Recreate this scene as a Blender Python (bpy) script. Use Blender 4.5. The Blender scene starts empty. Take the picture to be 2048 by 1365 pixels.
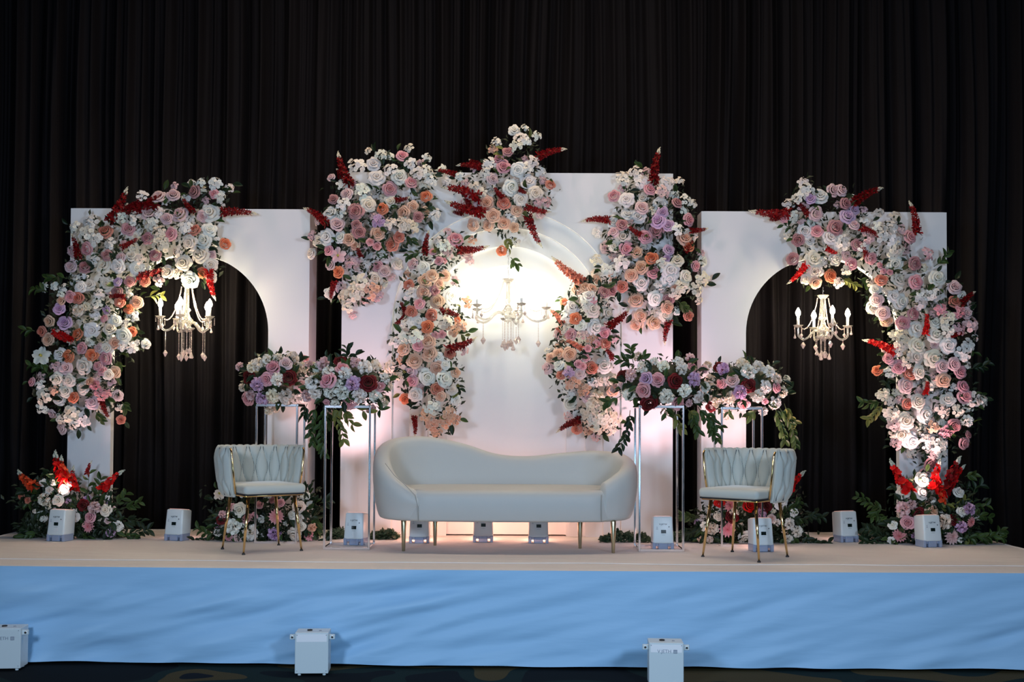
import bpy, bmesh, math, random
from mathutils import Vector, Matrix, noise
random.seed(7)
R = math.radians
S = bpy.context.scene
COL = S.collection

# ------------------------------------------------------------------ camera, world, lights, exposure
F = 2240.0
PITCH, ROLL, SHIFT = R(1.5), R(0.28), 97.8
CAMZ = 1.565
cam_d = bpy.data.cameras.new('camera'); cam = bpy.data.objects.new('camera', cam_d); COL.objects.link(cam)
CM = Matrix.Translation((0, 0, CAMZ)) @ Matrix.Rotation(R(90) + PITCH, 4, 'X') @ Matrix.Rotation(ROLL, 4, 'Z')
cam.matrix_world = CM
cam_d.sensor_width = 36; cam_d.lens = F / 2048 * 36; cam_d.shift_y = SHIFT / 2048
cam_d.clip_end = 100
S.camera = cam
S.view_settings.view_transform = 'Standard'; S.view_settings.look = 'None'
S.view_settings.gamma = 1; S.view_settings.use_curve_mapping = False
S.view_settings.exposure = 0.0
w = bpy.data.worlds.new('world'); S.world = w; w.use_nodes = True
w.node_tree.nodes['Background'].inputs[0].default_value = (.5, .6, 1, 1)
w.node_tree.nodes['Background'].inputs[1].default_value = .02

def light(name, kind, loc, target, color, power, size=.5, size_y=None, spot=None, blend=.6):
    d = bpy.data.lights.new(name, kind); d.energy = power; d.color = color
    if kind == 'AREA':
        d.size = size
        if size_y: d.shape = 'RECTANGLE'; d.size_y = size_y
    else: d.shadow_soft_size = size
    if spot: d.spot_size = R(spot); d.spot_blend = blend
    o = bpy.data.objects.new(name, d); COL.objects.link(o); o.location = loc
    o.rotation_euler = (Vector(target) - Vector(loc)).to_track_quat('-Z', 'Y').to_euler()
    return o
# the hall's cool front lamps, either side of the aisle, and its warm downlight over the stage
light('front_lamp', 'AREA', (-2.6, 1.2, 2.7), (-1.2, 9, 1.4), (.60, .765, 1), 136, .7)
light('front_lamp', 'AREA', (2.6, 1.2, 2.7), (1.2, 9, 1.4), (.60, .765, 1), 136, .7)
light('front_low_lamp', 'AREA', (0, 2.4, .9), (0, 7.1, .3), (.42, .72, 1), 38, 3.0, .5)
light('ceiling_downlight', 'AREA', (0, 7.7, 5.9), (0, 8.2, 0), (1, .78, .57), 92, 5.0, 1.0)
UPL = (1.0, .56, .50)        # colour of the battery uplights standing on the stage

# ------------------------------------------------------------------ pixel -> place
CINV = CM.to_3x3()
def ray(px, py):
    return CINV @ Vector(((px - 1024) / F, (682.5 - py + SHIFT) / F, -1))
def P(px, py, Y):
    d = ray(px, py); return Vector((0, 0, CAMZ)) + d * (Y / d.y)
def G(px, py, z):
    d = ray(px, py); return Vector((0, 0, CAMZ)) + d * ((z - CAMZ) / d.z)
SZ = 0.615   # stage top

# ------------------------------------------------------------------ helpers
def tag(o, label=None, cat=None, group=None, kind=None):
    if label: o['label'] = label
    if cat: o['category'] = cat
    if group: o['group'] = group
    if kind: o['kind'] = kind
    return o
def thing(name, label, cat, loc=(0, 0, 0), rz=0, group=None):
    o = bpy.data.objects.new(name, None); COL.objects.link(o); o.empty_display_size = .1
    o.location = loc; o.rotation_euler = (0, 0, rz)
    return tag(o, label, cat, group)
def obj(name, me, mat=None, parent=None, M=None):
    if isinstance(me, bmesh.types.BMesh):
        b = me; me = bpy.data.meshes.new(name); b.to_mesh(me); b.free()
    if mat and not me.materials:
        me.materials.append(mat)
    o = bpy.data.objects.new(name, me); COL.objects.link(o)
    if parent: o.parent = parent
    if M is not None: o.matrix_local = M
    return o
def smooth(bm):
    for f in bm.faces: f.smooth = True
    return bm
def box(bm, x0, x1, y0, y1, z0, z1, bev=0, seg=2):
    t = bmesh.new() if bev else bm
    r = bmesh.ops.create_cube(t, size=1)
    for v in r['verts']:
        v.co = Vector((x0 + (v.co.x + .5) * (x1 - x0), y0 + (v.co.y + .5) * (y1 - y0), z0 + (v.co.z + .5) * (z1 - z0)))
    if bev:
        bmesh.ops.bevel(t, geom=list(t.edges), offset=bev, segments=seg, affect='EDGES', profile=.5)
        merge(bm, t)
    return bm
def merge(bm, t, M=None):
    me = bpy.data.meshes.new('t'); t.to_mesh(me); t.free()
    if M is not None: me.transform(M)
    bm.from_mesh(me); bpy.data.meshes.remove(me)
def tube(bm, pts, r, n=8, r2=None, caps=True, smoothf=True):
    pts = [Vector(p) for p in pts]; rings = []
    m = len(pts)
    prev = None
    for i, p in enumerate(pts):
        t = (pts[min(i + 1, m - 1)] - pts[max(i - 1, 0)]).normalized()
        a = Vector((0, 0, 1)) if abs(t.z) < .9 else Vector((1, 0, 0))
        if prev is not None: a = prev
        u = (a - t * a.dot(t)).normalized(); prev = u
        v = t.cross(u)
        rr = r if r2 is None else r + (r2 - r) * i / (m - 1)
        if isinstance(r, (list, tuple)): rr = r[i]
        rings.append([bm.verts.new(p + (u * math.cos(k * 2 * math.pi / n) + v * math.sin(k * 2 * math.pi / n)) * rr) for k in range(n)])
    for a, b in zip(rings, rings[1:]):
        for k in range(n):
            f = bm.faces.new((a[k], a[(k + 1) % n], b[(k + 1) % n], b[k])); f.smooth = smoothf
    if caps:
        bm.faces.new(rings[0][::-1]); bm.faces.new(rings[-1])
    return bm
def lathe(bm, prof, n=20, off=(0, 0, 0)):
    off = Vector(off); rings = []
    for r, z in prof:
        rings.append([bm.verts.new(off + Vector((max(r, .0004) * math.cos(k * 2 * math.pi / n), max(r, .0004) * math.sin(k * 2 * math.pi / n), z))) for k in range(n)])
    for a, b in zip(rings, rings[1:]):
        for k in range(n):
            f = bm.faces.new((a[k], a[(k + 1) % n], b[(k + 1) % n], b[k])); f.smooth = True
    bm.faces.new(rings[0][::-1]); bm.faces.new(rings[-1])
    bmesh.ops.recalc_face_normals(bm, faces=bm.faces)
    return bm
def lin(c):
    return tuple(((x / 255) / 12.92 if x / 255 <= .04045 else ((x / 255 + .055) / 1.055) ** 2.4) for x in c)

def mat(name, col=(.8, .8, .8), rough=.6, metal=0, emit=None, es=0, trans=0, sheen=0, bump=None, spec=None, coat=0):
    m = bpy.data.materials.new(name); m.use_nodes = True
    nt = m.node_tree; b = nt.nodes['Principled BSDF']
    b.inputs['Base Color'].default_value = (*col, 1); b.inputs['Roughness'].default_value = rough
    b.inputs['Metallic'].default_value = metal
    if trans: b.inputs['Transmission Weight'].default_value = trans
    if sheen: b.inputs['Sheen Weight'].default_value = sheen; b.inputs['Sheen Roughness'].default_value = .4
    if spec is not None: b.inputs['Specular IOR Level'].default_value = spec
    if coat: b.inputs['Coat Weight'].default_value = coat
    if emit: b.inputs['Emission Color'].default_value = (*emit, 1); b.inputs['Emission Strength'].default_value = es
    if bump:      # (scale xyz, strength, distance)
        tc = nt.nodes.new('ShaderNodeTexCoord'); mp = nt.nodes.new('ShaderNodeMapping')
        mp.inputs['Scale'].default_value = bump[0]
        if len(bump) > 3: mp.inputs['Rotation'].default_value = bump[3]
        n = nt.nodes.new('ShaderNodeTexNoise'); n.inputs['Scale'].default_value = 1; n.inputs['Detail'].default_value = 4
        bp = nt.nodes.new('ShaderNodeBump'); bp.inputs['Strength'].default_value = bump[1]; bp.inputs['Distance'].default_value = bump[2]
        nt.links.new(tc.outputs['Object'], mp.inputs['Vector']); nt.links.new(mp.outputs[0], n.inputs['Vector'])
        nt.links.new(n.outputs['Fac'], bp.inputs['Height']); nt.links.new(bp.outputs[0], b.inputs['Normal'])
    return m

M_curtain = mat('black_drape', (.0060, .0050, .0060), .8, spec=.12, bump=((60, 60, 3), .3, .01))
M_board = mat('white_board', (.80, .80, .80), .55, bump=((9, 3, .5), .10, .02))
M_boardside = mat('white_board_edge', (.74, .70, .70), .6)
M_topcloth = mat('cream_cloth', (.74, .70, .68), .85, bump=((3, 12, 5), .35, .02))
M_skirt = mat('pale_blue_cloth', (.36, .61, .87), .55, sheen=.1, bump=((1.2, 6, 7), .3, .03, (0, .35, 0)))
M_leather = mat('cream_leather', (.55, .56, .54), .5, bump=((90, 90, 90), .15, .002), spec=.35)
M_velvet = mat('pale_velvet', (.54, .57, .53), .75, sheen=.35, bump=((120, 120, 120), .2, .001))
M_gold = mat('polished_gold', (.80, .56, .26), .16, 1)
M_brass = mat('brushed_brass', (.52, .45, .30), .28, 1)
M_chrome = mat('chrome', (.86, .84, .86), .13, 1)
M_black = mat('black_plastic', (.02, .02, .022), .5)
M_print = mat('dark_print', (.03, .035, .05), .6)
M_greyprint = mat('grey_print', (.30, .33, .40), .5)
M_case = mat('white_plastic', (.68, .75, .77), .35)
M_smoke = mat('smoky_clear_plastic', (.42, .50, .68), .12, trans=.35)
M_lens = mat('lamp_lens', (1, .6, .5), .3, emit=UPL, es=.35)
M_screen = mat('screen', (.003, .004, .005), .15, emit=(.03, .12, .12), es=.03)
M_glass = mat('crystal', (1, .95, .86), .04, trans=.78, spec=.9, coat=.5)
M_bead = mat('crystal_bead', (.90, .74, .66), .08, trans=.35, spec=1.0, coat=.6)
M_candle = mat('candle_sleeve', (.92, .90, .86), .4)
M_bulb = mat('lit_bulb', (1, .9, .7), .4, emit=(1, .83, .55), es=420)
M_bulbc = mat('lit_bulb_bright', (1, .95, .8), .4, emit=(1, .93, .70), es=170)
M_stem = mat('stem', (.06, .09, .03), .6)
M_palestem = mat('pale_tip', (.45, .50, .42), .6)

# carpet
m = bpy.data.materials.new('patterned_carpet'); m.use_nodes = True; nt = m.node_tree; b = nt.nodes['Principled BSDF']
b.inputs['Roughness'].default_value = .95; b.inputs['Specular IOR Level'].default_value = .1
tc = nt.nodes.new('ShaderNodeTexCoord'); n1 = nt.nodes.new('ShaderNodeTexNoise'); n1.inputs['Scale'].default_value = 1.3; n1.inputs['Detail'].default_value = 0; n1.inputs['Distortion'].default_value = .7
cr = nt.nodes.new('ShaderNodeValToRGB'); e = cr.color_ramp; e.interpolation = 'CONSTANT'
e.elements[0].position = 0; e.elements[0].color = (.006, .010, .014, 1); e.elements[1].position = .43; e.elements[1].color = (.012, .030, .030, 1)
x = e.elements.new(.54); x.color = (.09, .075, .035, 1); x = e.elements.new(.66); x.color = (.008, .012, .02, 1)
n2 = nt.nodes.new('ShaderNodeTexNoise'); n2.inputs['Scale'].default_value = 160; mx = nt.nodes.new('ShaderNodeMix'); mx.data_type = 'RGBA'; mx.blend_type = 'MULTIPLY'; mx.inputs[0].default_value = .8
nt.links.new(tc.outputs['Object'], n1.inputs['Vector']); nt.links.new(n1.outputs['Fac'], cr.inputs['Fac']); nt.links.new(tc.outputs['Object'], n2.inputs['Vector'])
nt.links.new(cr.outputs[0], mx.inputs[6]); nt.links.new(n2.outputs['Fac'], mx.inputs[7]); nt.links.new(mx.outputs[2], b.inputs['Base Color'])
M_carpet = m
M_wall = mat('dark_wall', (.05, .045, .05), .9)

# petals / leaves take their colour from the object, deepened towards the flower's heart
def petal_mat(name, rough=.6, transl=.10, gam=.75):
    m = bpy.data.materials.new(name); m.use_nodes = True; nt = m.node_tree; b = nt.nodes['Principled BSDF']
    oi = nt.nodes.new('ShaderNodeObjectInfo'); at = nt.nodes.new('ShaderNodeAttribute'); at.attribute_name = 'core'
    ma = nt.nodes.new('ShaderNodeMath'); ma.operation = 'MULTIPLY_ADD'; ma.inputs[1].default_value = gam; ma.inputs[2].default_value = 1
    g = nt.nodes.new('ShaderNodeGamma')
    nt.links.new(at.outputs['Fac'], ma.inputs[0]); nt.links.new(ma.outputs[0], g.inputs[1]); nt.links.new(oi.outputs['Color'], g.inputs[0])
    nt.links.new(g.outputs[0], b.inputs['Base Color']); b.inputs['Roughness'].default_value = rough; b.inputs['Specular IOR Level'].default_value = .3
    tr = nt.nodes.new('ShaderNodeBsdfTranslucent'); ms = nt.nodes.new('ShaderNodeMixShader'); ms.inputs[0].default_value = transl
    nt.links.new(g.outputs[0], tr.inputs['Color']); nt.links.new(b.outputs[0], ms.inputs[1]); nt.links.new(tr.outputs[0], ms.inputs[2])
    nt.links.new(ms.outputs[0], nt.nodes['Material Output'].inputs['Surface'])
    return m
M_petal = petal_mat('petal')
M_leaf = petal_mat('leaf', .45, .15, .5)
M_center = mat('flower_centre', (.45, .42, .08), .7)
M_palebud = mat('pale_bud', (.72, .66, .50), .6)
M_foliage = mat('dark_foliage', lin((38, 50, 28)), .55)
M_foliage_b = mat('boxwood_foliage', lin((36, 62, 40)), .5)

# ------------------------------------------------------------------ the setting
bm = bmesh.new(); box(bm, -9, 9, -4, 11, -.1, 0); tag(obj('floor', bm, M_carpet), 'dark ballroom carpet with curved olive shapes', kind='structure')
bm = bmesh.new(); box(bm, -9, 9, -4, 11, 6.4, 6.5); tag(obj('ceiling', bm, M_wall), kind='structure')
for nm, a in (('wall_back', (-9, 9, 10.9, 11)), ('wall_left', (-9.1, -9, -4, 11)), ('wall_right', (9, 9.1, -4, 11)), ('wall_front', (-9, 9, -4.1, -4))):
    bm = bmesh.new(); box(bm, *a, 0, 6.4); tag(obj(nm, bm, M_wall), kind='structure')

# black drape: real folds, gathered finer towards the top
def curtain():
    bm = bmesh.new(); nx = 1700; zs = [0, .3, .7, 1.1, 1.5, 1.9, 2.3, 2.7, 3.1, 3.5, 3.9, 4.3, 4.7, 5.1, 5.5, 5.9]
    rows = []
    for j, z in enumerate(zs):
        row = []; q = z / 5.9
        for i in range(nx + 1):
            x = -7.2 + 14.4 * i / nx
            xs = x + .05 * noise.noise(Vector((x * 1.3, z * .35, 0)))
            a = math.sin(2 * math.pi * (xs / .30) + 3 * noise.noise(Vector((xs * .9, 0, z * .08))) * 2)
            b_ = math.sin(2 * math.pi * (xs / .115) + 5 * noise.noise(Vector((xs * 1.7, 3, z * .12))))
            c = math.sin(2 * math.pi * (xs / .052) + 4 * noise.noise(Vector((xs * 3, 9, z * .2))))
            amp = .55 + .9 * max(0, noise.noise(Vector((xs * .8, 5, z * .15))) + .3)
            d = (.085 * a * (1.1 - .5 * q) + .040 * b_ * amp + .013 * c * (.3 + .9 * q * amp)) 
            row.append(bm.verts.new((x, 9.86 + d, z)))
        rows.append(row)
    for a, b2 in zip(rows, rows[1:]):
        for i in range(nx):
            f = bm.faces.new((a[i], a[i + 1], b2[i + 1], b2[i])); f.smooth = True
    return bm
cu = thing('drape_curtain', 'tall black pleated drape hanging behind the whole stage', 'curtain', (0, 9.86, 0))
o = obj('drape', curtain(), M_curtain, cu, Matrix.Translation((0, -9.86, 0)))
bm = bmesh.new(); tube(bm, [(-7.2, 9.86, 5.93), (7.2, 9.86, 5.93)], .03, 10); obj('rail', bm, M_chrome, cu, Matrix.Translation((0, -9.86, 0)))

# ------------------------------------------------------------------ stage
st = thing('stage', 'low stage with a cream cloth top and pale blue wrinkled skirt', 'stage', (0, 7.1, 0))
SI = Matrix.Translation((0, -7.1, 0))
XL, XR, YB = -4.09, 3.84, 9.56
def front_y(x):     # the cloth edge bows a little
    t = (x - XL) / (XR - XL)
    return 7.22 - .14 * t - .055 * math.sin(math.pi * t)
bm = bmesh.new(); box(bm, XL + .03, XR - .03, 7.3, YB - .02, 0.02, SZ - .02); obj('platform', bm, M_black, st, SI)
bm = bmesh.new(); nx, ny = 160, 50; rows = []
for j in range(ny + 1):
    row = []
    for i in range(nx + 1):
        x = XL + (XR - XL) * i / nx; y0 = front_y(x); y = y0 + (YB - y0) * j / ny
        z = SZ + .003 * noise.noise(Vector((x * 1.1, y * 4, 0))) + .0015 * noise.noise(Vector((x * 5, y * 9, 4)))
        if j == 0: z -= .006
        row.append(bm.verts.new((x, y, z)))
    rows.append(row)
for a, b2 in zip(rows, rows[1:]):
    for i in range(nx): bm.faces.new((a[i], a[i + 1], b2[i + 1], b2[i])).smooth = True
# side and back drops
for edge in ([r[0] for r in rows], [r[-1] for r in rows][::-1], rows[-1]):
    lo = [bm.verts.new((v.co.x, v.co.y, .01)) for v in edge]
    for i in range(len(edge) - 1): bm.faces.new((edge[i + 1], edge[i], lo[i], lo[i + 1]))
obj('top_cloth', bm, M_topcloth, st, SI)
bm = bmesh.new()
pts = [(x / 20, front_y(x / 20) + .30 + .05 * noise.noise(Vector((x * .06, 1, 0))), SZ + .003) for x in range(-80, 76)]
tube(bm, pts, .0028, 6); obj('cloth_seam', bm, mat('white_seam', (.80, .77, .76), .8), st, SI)
bm = bmesh.new(); nx, nz = 420, 60; rows = []
for j in range(nz + 1):
    row = []; v = j / nz
    for i in range(nx + 1):
        x = XL + (XR - XL) * i / nx
        hem = .006 + .012 * (1 + noise.noise(Vector((x * 2.2, 0, 7))))
        z = (SZ - .004) * (1 - v) + hem * v
        k = max(0, noise.noise(Vector((x * .55, 0, 2.2))) + .42)
        u1 = x * .9 + z * 1.4; u2 = z * 9 - x * 2.6
        wr = noise.noise(Vector((u1 * 1.6, u2 * .9, 0))); wr = math.copysign(abs(wr) ** 1.3, wr)
        wr2 = noise.noise(Vector((x * 2.5 - z * 2, z * 16 - x * 3.5, 5)))
        y = front_y(x) - .004 - .035 * v * v + (.060 * wr + .018 * wr2) * k * min(1, v * 3.5)
        row.append(bm.verts.new((x, y, z)))
    rows.append(row)
for a, b2 in zip(rows, rows[1:]):
    for i in range(nx): bm.faces.new((a[i], b2[i], b2[i + 1], a[i + 1])).smooth = True
obj('skirt', bm, M_skirt, st, SI)

# ------------------------------------------------------------------ backdrop boards
def arch_board(name, label, x0, x1, top, ax0, ax1, spring, t, reveal, Y, base_y):
    """front sheet with an arched opening, deep outer returns, shallow reveal"""
    A = P(x0, top, Y); B = P(x1, top, Y); zt = (A.z + B.z) / 2
    a0, a1 = P(ax0, 800, Y).x, P(ax1, 800, Y).x; zs = P((ax0 + ax1) / 2, spring, Y).z
    X0, X1 = A.x, B.x; cx = (a0 + a1) / 2; r = (a1 - a0) / 2
    th = thing(name, label, 'backdrop', (cx, Y, SZ))
    W = Matrix.Translation((-cx, -Y, -SZ))
    n = 40
    arc = [(cx - r * math.cos(math.pi * k / n), zs + r * math.sin(math.pi * k / n)) for k in range(n + 1)]
    inner = [(a0, SZ)] + arc + [(a1, SZ)]
    # matching outer outline points
    outer = [(X0, SZ)]
    for (x, z) in arc:
        f = (x - cx) / r
        ang = math.atan2(z - zs, x - cx)
        dx, dz = math.cos(ang), math.sin(ang)
        s = 1e9
        if dx > 1e-6: s = min(s, (X1 - cx) / dx)
        if dx < -1e-6: s = min(s, (X0 - cx) / dx)
        if dz > 1e-6: s = min(s, (zt - zs) / dz)
        outer.append((cx + dx * s, zs + dz * s))
    outer.append((X1, SZ))
    for c in ((X0, zt), (X1, zt)):       # snap one ray to each corner
        i = min(range(1, len(outer) - 1), key=lambda k: (outer[k][0] - c[0]) ** 2 + (outer[k][1] - c[1]) ** 2); outer[i] = c
    bm = bmesh.new()
    fi = [bm.verts.new((x, Y, z)) for x, z in inner]; fo = [bm.verts.new((x, Y, z)) for x, z in outer]
    for k in range(len(inner) - 1): bm.faces.new((fo[k], fo[k + 1], fi[k + 1], fi[k]))
    ri = [bm.verts.new((x, Y + reveal, z)) for x, z in inner]
    for k in range(len(inner) - 1): bm.faces.new((fi[k], fi[k + 1], ri[k + 1], ri[k]))
    bi = [bm.verts.new((x, Y + reveal, z)) for x, z in outer]
    for k in range(len(inner) - 1): bm.faces.new((ri[k], ri[k + 1], bi[k + 1], bi[k]))
    bmesh.ops.recalc_face_normals(bm, faces=bm.faces)
    obj('board_face', bm, M_board, th, W)
    for nm, bx in (('side_return', (X0 - .001, X0 + .02, Y + .001, Y + t, SZ, zt)), ('side_return', (X1 - .02, X1 + .001, Y + .001, Y + t, SZ, zt)), ('top_return', (X0 + .02, X1 - .02, Y + .001, Y + t, zt - .02, zt + .001))):
        bm = bmesh.new(); box(bm, *bx); obj(nm, bm, M_boardside, th, W)
    bm = bmesh.new()
    for X in (X0 + .3, X1 - .3):
        tube(bm, [(X, Y + reveal + .02, SZ + .6), (X, Y + .42, SZ + .01)], .012, 6)
    return th
YP = 9.0
arch_board('arch_panel', 'white board with an arched cutout, left of the centre arch', 142, 635 - 15, 418, 222, 535, 664, .33, .07, YP, 1080)
arch_board('arch_panel', 'white board with an arched cutout, right of the centre arch', 1403, 1893, 424, 1492, 1798, 668, .2, .07, YP, 1090)

# centre board: stepped concentric arched recesses
cb = thing('centre_panel', 'tall white centre board with stepped arch recess behind the sofa', 'backdrop', (P(1016, 900, YP).x, YP, SZ))
CW = Matrix.Translation((-cb.location.x, -YP, -SZ))
zt = P(1016, 346, YP).z; X0, X1 = P(686, 346, YP).x, P(1346, 346, YP).x
ccx = P(1014, 648, YP).x; zs = P(1014, 648, YP).z; pm = YP / F
radii = [230 * pm, 195 * pm, 159 * pm, 121 * pm]
n = 48; step = .035
def ring_layer(bm, out, inn, Y, dep):
    vo = [bm.verts.new((x, Y, z)) for x, z in out]; vi = [bm.verts.new((x, Y, z)) for x, z in inn]
    vr = [bm.verts.new((x, Y + dep, z)) for x, z in inn]
    for k in range(len(out) - 1):
        bm.faces.new((vo[k], vo[k + 1], vi[k + 1], vi[k])); bm.faces.new((vi[k], vi[k + 1], vr[k + 1], vr[k]))
def arcpts(r): return [(ccx - r, SZ)] + [(ccx - r * math.cos(math.pi * k / n), zs + r * math.sin(math.pi * k / n)) for k in range(n + 1)] + [(ccx + r, SZ)]
arc0 = arcpts(radii[0]); outer = [(X0, SZ)]
for (x, z) in arc0[1:-1]:
    a = math.atan2(z - zs, x - ccx); dx, dz = math.cos(a), math.sin(a); s = 1e9
    if dx > 1e-6: s = min(s, (X1 - ccx) / dx)
    if dx < -1e-6: s = min(s, (X0 - ccx) / dx)
    if dz > 1e-6: s = min(s, (zt - zs) / dz)
    outer.append((ccx + dx * s, zs + dz * s))
outer.append((X1, SZ))
for c in ((X0, zt), (X1, zt)):
    i = min(range(1, len(outer) - 1), key=lambda k: (outer[k][0] - c[0]) ** 2 + (outer[k][1] - c[1]) ** 2); outer[i] = c
bm = bmesh.new(); ring_layer(bm, outer, arc0, YP, step); bmesh.ops.recalc_face_normals(bm, faces=bm.faces)
obj('board_face', bm, M_board, cb, CW)
for k in range(3):
    bm = bmesh.new(); ring_layer(bm, arcpts(radii[k]), arcpts(radii[k + 1]), YP + step * (k + 1), step); bmesh.ops.recalc_face_normals(bm, faces=bm.faces)
    obj('arch_step', bm, M_board, cb, CW)
bm = bmesh.new(); pts = arcpts(radii[3]); bm.faces.new([bm.verts.new((x, YP + step * 4, z + (.012 if i in (0, len(pts) - 1) else 0))) for i, (x, z) in enumerate(pts)])
obj('inner_panel', bm, M_board, cb, CW)
for bx in ((X0 - .001, X0 + .02, YP + .001, YP + .25, SZ, zt), (X1 - .02, X1 + .001, YP + .001, YP + .25, SZ, zt), (X0 + .02, X1 - .02, YP + .001, YP + .25, zt - .02, zt + .001)):
    bm = bmesh.new(); box(bm, *bx); obj('side_return', bm, M_boardside, cb, CW)

# ------------------------------------------------------------------ flower kinds (unit radius, facing +Z)
def grid_petal(bm, lay, fn, nu=4, nv=3, core=lambda u, v: 0):
    vs = [[bm.verts.new(fn(u / nu, v / nv)) for u in range(nu + 1)] for v in range(nv + 1)]
    for v in range(nv):
        for u in range(nu):
            f = bm.faces.new((vs[v][u], vs[v][u + 1], vs[v + 1][u + 1], vs[v + 1][u])); f.smooth = True
    for v in range(nv + 1):
        for u in range(nu + 1): vs[v][u][lay] = core(u / nu, v / nv)
def rose_mesh(name, seed, layers, openness=1.0, ruff=.06):
    rnd = random.Random(seed); bm = bmesh.new(); lay = bm.verts.layers.float.new('core')
    L = len(layers)
    for li, (n, r, z, lip) in enumerate(layers):
        ph = rnd.random() * 6.28
        for k in range(n):
            a0 = ph + 2 * math.pi * k / n + rnd.uniform(-.2, .2); span = 2 * math.pi / n * (1.5 if li < 2 else 1.28); tl = rnd.uniform(-.05, .07); ed = .10 if li < 2 else .30
            rr = r * rnd.uniform(.93, 1.07); zz = z + rnd.uniform(-.04, .04); sd = rnd.random() * 9
            def fn(u, v, a0=a0, span=span, rr=rr, zz=zz, lip=lip, sd=sd, tl=tl, ed=ed):
                pr = ((-.10, -.42), (-.02, -.16), (.0, -.03), (lip * .5, 0), (lip, -lip * .42))
                q = v * 4; i = min(3, int(q)); q -= i
                dr = pr[i][0] + (pr[i + 1][0] - pr[i][0]) * q; dz = pr[i][1] + (pr[i + 1][1] - pr[i][1]) * q
                e = (2 * u - 1) ** 2
                ang = a0 + (u - .5) * span
                rad = rr + dr - ed * r * e * max(0, v - .35) * 1.5 + (u - .5) * .16 * r + ruff * .6 * math.sin(u * 7 + sd) * v * r
                zc = zz + dz + tl * v - .12 * e * v + ruff * math.sin(u * 8 + sd) * v * .5
                return Vector((rad * math.cos(ang), rad * math.sin(ang), zc))
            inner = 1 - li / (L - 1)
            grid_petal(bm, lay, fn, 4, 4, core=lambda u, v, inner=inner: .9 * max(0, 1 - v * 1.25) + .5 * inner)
    me = bpy.data.meshes.new(name); bm.to_mesh(me); bm.free(); me.materials.append(M_petal); return me
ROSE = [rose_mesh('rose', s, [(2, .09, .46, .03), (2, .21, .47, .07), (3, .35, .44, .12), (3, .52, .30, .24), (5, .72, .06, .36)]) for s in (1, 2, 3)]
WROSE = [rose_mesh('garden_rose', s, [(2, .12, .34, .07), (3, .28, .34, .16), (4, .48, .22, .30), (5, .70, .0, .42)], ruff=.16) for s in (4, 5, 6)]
def puff_mesh(name, seed, N=64, size=.30, ruff=.3):      # peony / carnation / hydrangea head
    rnd = random.Random(seed); bm = bmesh.new(); lay = bm.verts.layers.float.new('core')
    for i in range(N):
        t = (i + .5) / N; th = math.acos(1 - 1.15 * t); ph = i * 2.39996 + rnd.uniform(-.2, .2)
        d = Vector((math.sin(th) * math.cos(ph), math.sin(th) * math.sin(ph), math.cos(th) * .75))
        rad = .84 + rnd.uniform(-.1, .1)
        tang = Vector((-math.sin(ph), math.cos(ph), 0)); q = rnd.random() * 6.28
        nrm = d.normalized(); t2 = nrm.cross(tang); s1 = tang * math.cos(q) + t2 * math.sin(q); s2 = nrm
        out = s2 * .8 + (t2 * math.sin(q) - tang * math.cos(q)) * 0 + d * .2
        side = nrm.cross(s1)
        def fn(u, v, d=d, rad=rad, s1=s1, nrm=nrm, side=side, q=q):
            w_ = size * (.35 + .65 * math.sin(v * 2.2)) 
            return d * (rad - .30) + nrm * (.36 * v) + s1 * (u - .5) * 2 * w_ * .8 + side * (.20 * v * v + ruff * .18 * math.sin(u * 8 + q) * v) - nrm * .10 * (2 * u - 1) ** 2
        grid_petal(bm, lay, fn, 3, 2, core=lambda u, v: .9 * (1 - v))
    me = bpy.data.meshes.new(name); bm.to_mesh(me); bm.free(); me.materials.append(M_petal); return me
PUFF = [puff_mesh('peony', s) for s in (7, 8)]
def blossom_mesh(name, seed, N=13):
    rnd = random.Random(seed); bm = bmesh.new(); lay = bm.verts.layers.float.new('core')
    for i in range(N):
        t = (i + .5) / N; rr = math.sqrt(t) * .92; ph = i * 2.39996 + rnd.uniform(-.3, .3)
        c = Vector((rr * math.cos(ph), rr * math.sin(ph), .45 * (1 - rr * rr) + rnd.uniform(-.12, .15)))
        nrm = Vector((c.x * .9, c.y * .9, .9)) + Vector([rnd.uniform(-.5, .5) for _ in range(3)]); nrm.normalize()
        ax = nrm.orthogonal().normalized(); ay = nrm.cross(ax); s = rnd.uniform(.25, .36); p0 = rnd.random() * 6.28
        for k in range(5):
            a = p0 + k * 1.2566; e1 = ax * math.cos(a) + ay * math.sin(a); e2 = nrm.cross(e1)
            def fn(u, v, c=c, e1=e1, e2=e2, nrm=nrm, s=s):
                return c + e1 * s * (.08 + .95 * v) + e2 * (u - .5) * 1.15 * s * math.sin(.35 + v * 2.1) + nrm * s * (.30 * v - .25 * v * v + .12 * (2 * u - 1) ** 2)
            grid_petal(bm, lay, fn, 2, 2, core=lambda u, v: .8 * (1 - v))
    bmesh.ops.create_icosphere(bm, subdivisions=1, radius=.35, matrix=Matrix.Translation((0, 0, -.2)))
    for f in bm.faces[-20:]: f.material_index = 1
    me = bpy.data.meshes.new(name); bm.to_mesh(me); bm.free(); me.materials.append(M_petal); me.materials.append(M_foliage); return me
BLOS = [blossom_mesh('blossom_cluster', s) for s in (11, 12, 13)]
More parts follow.
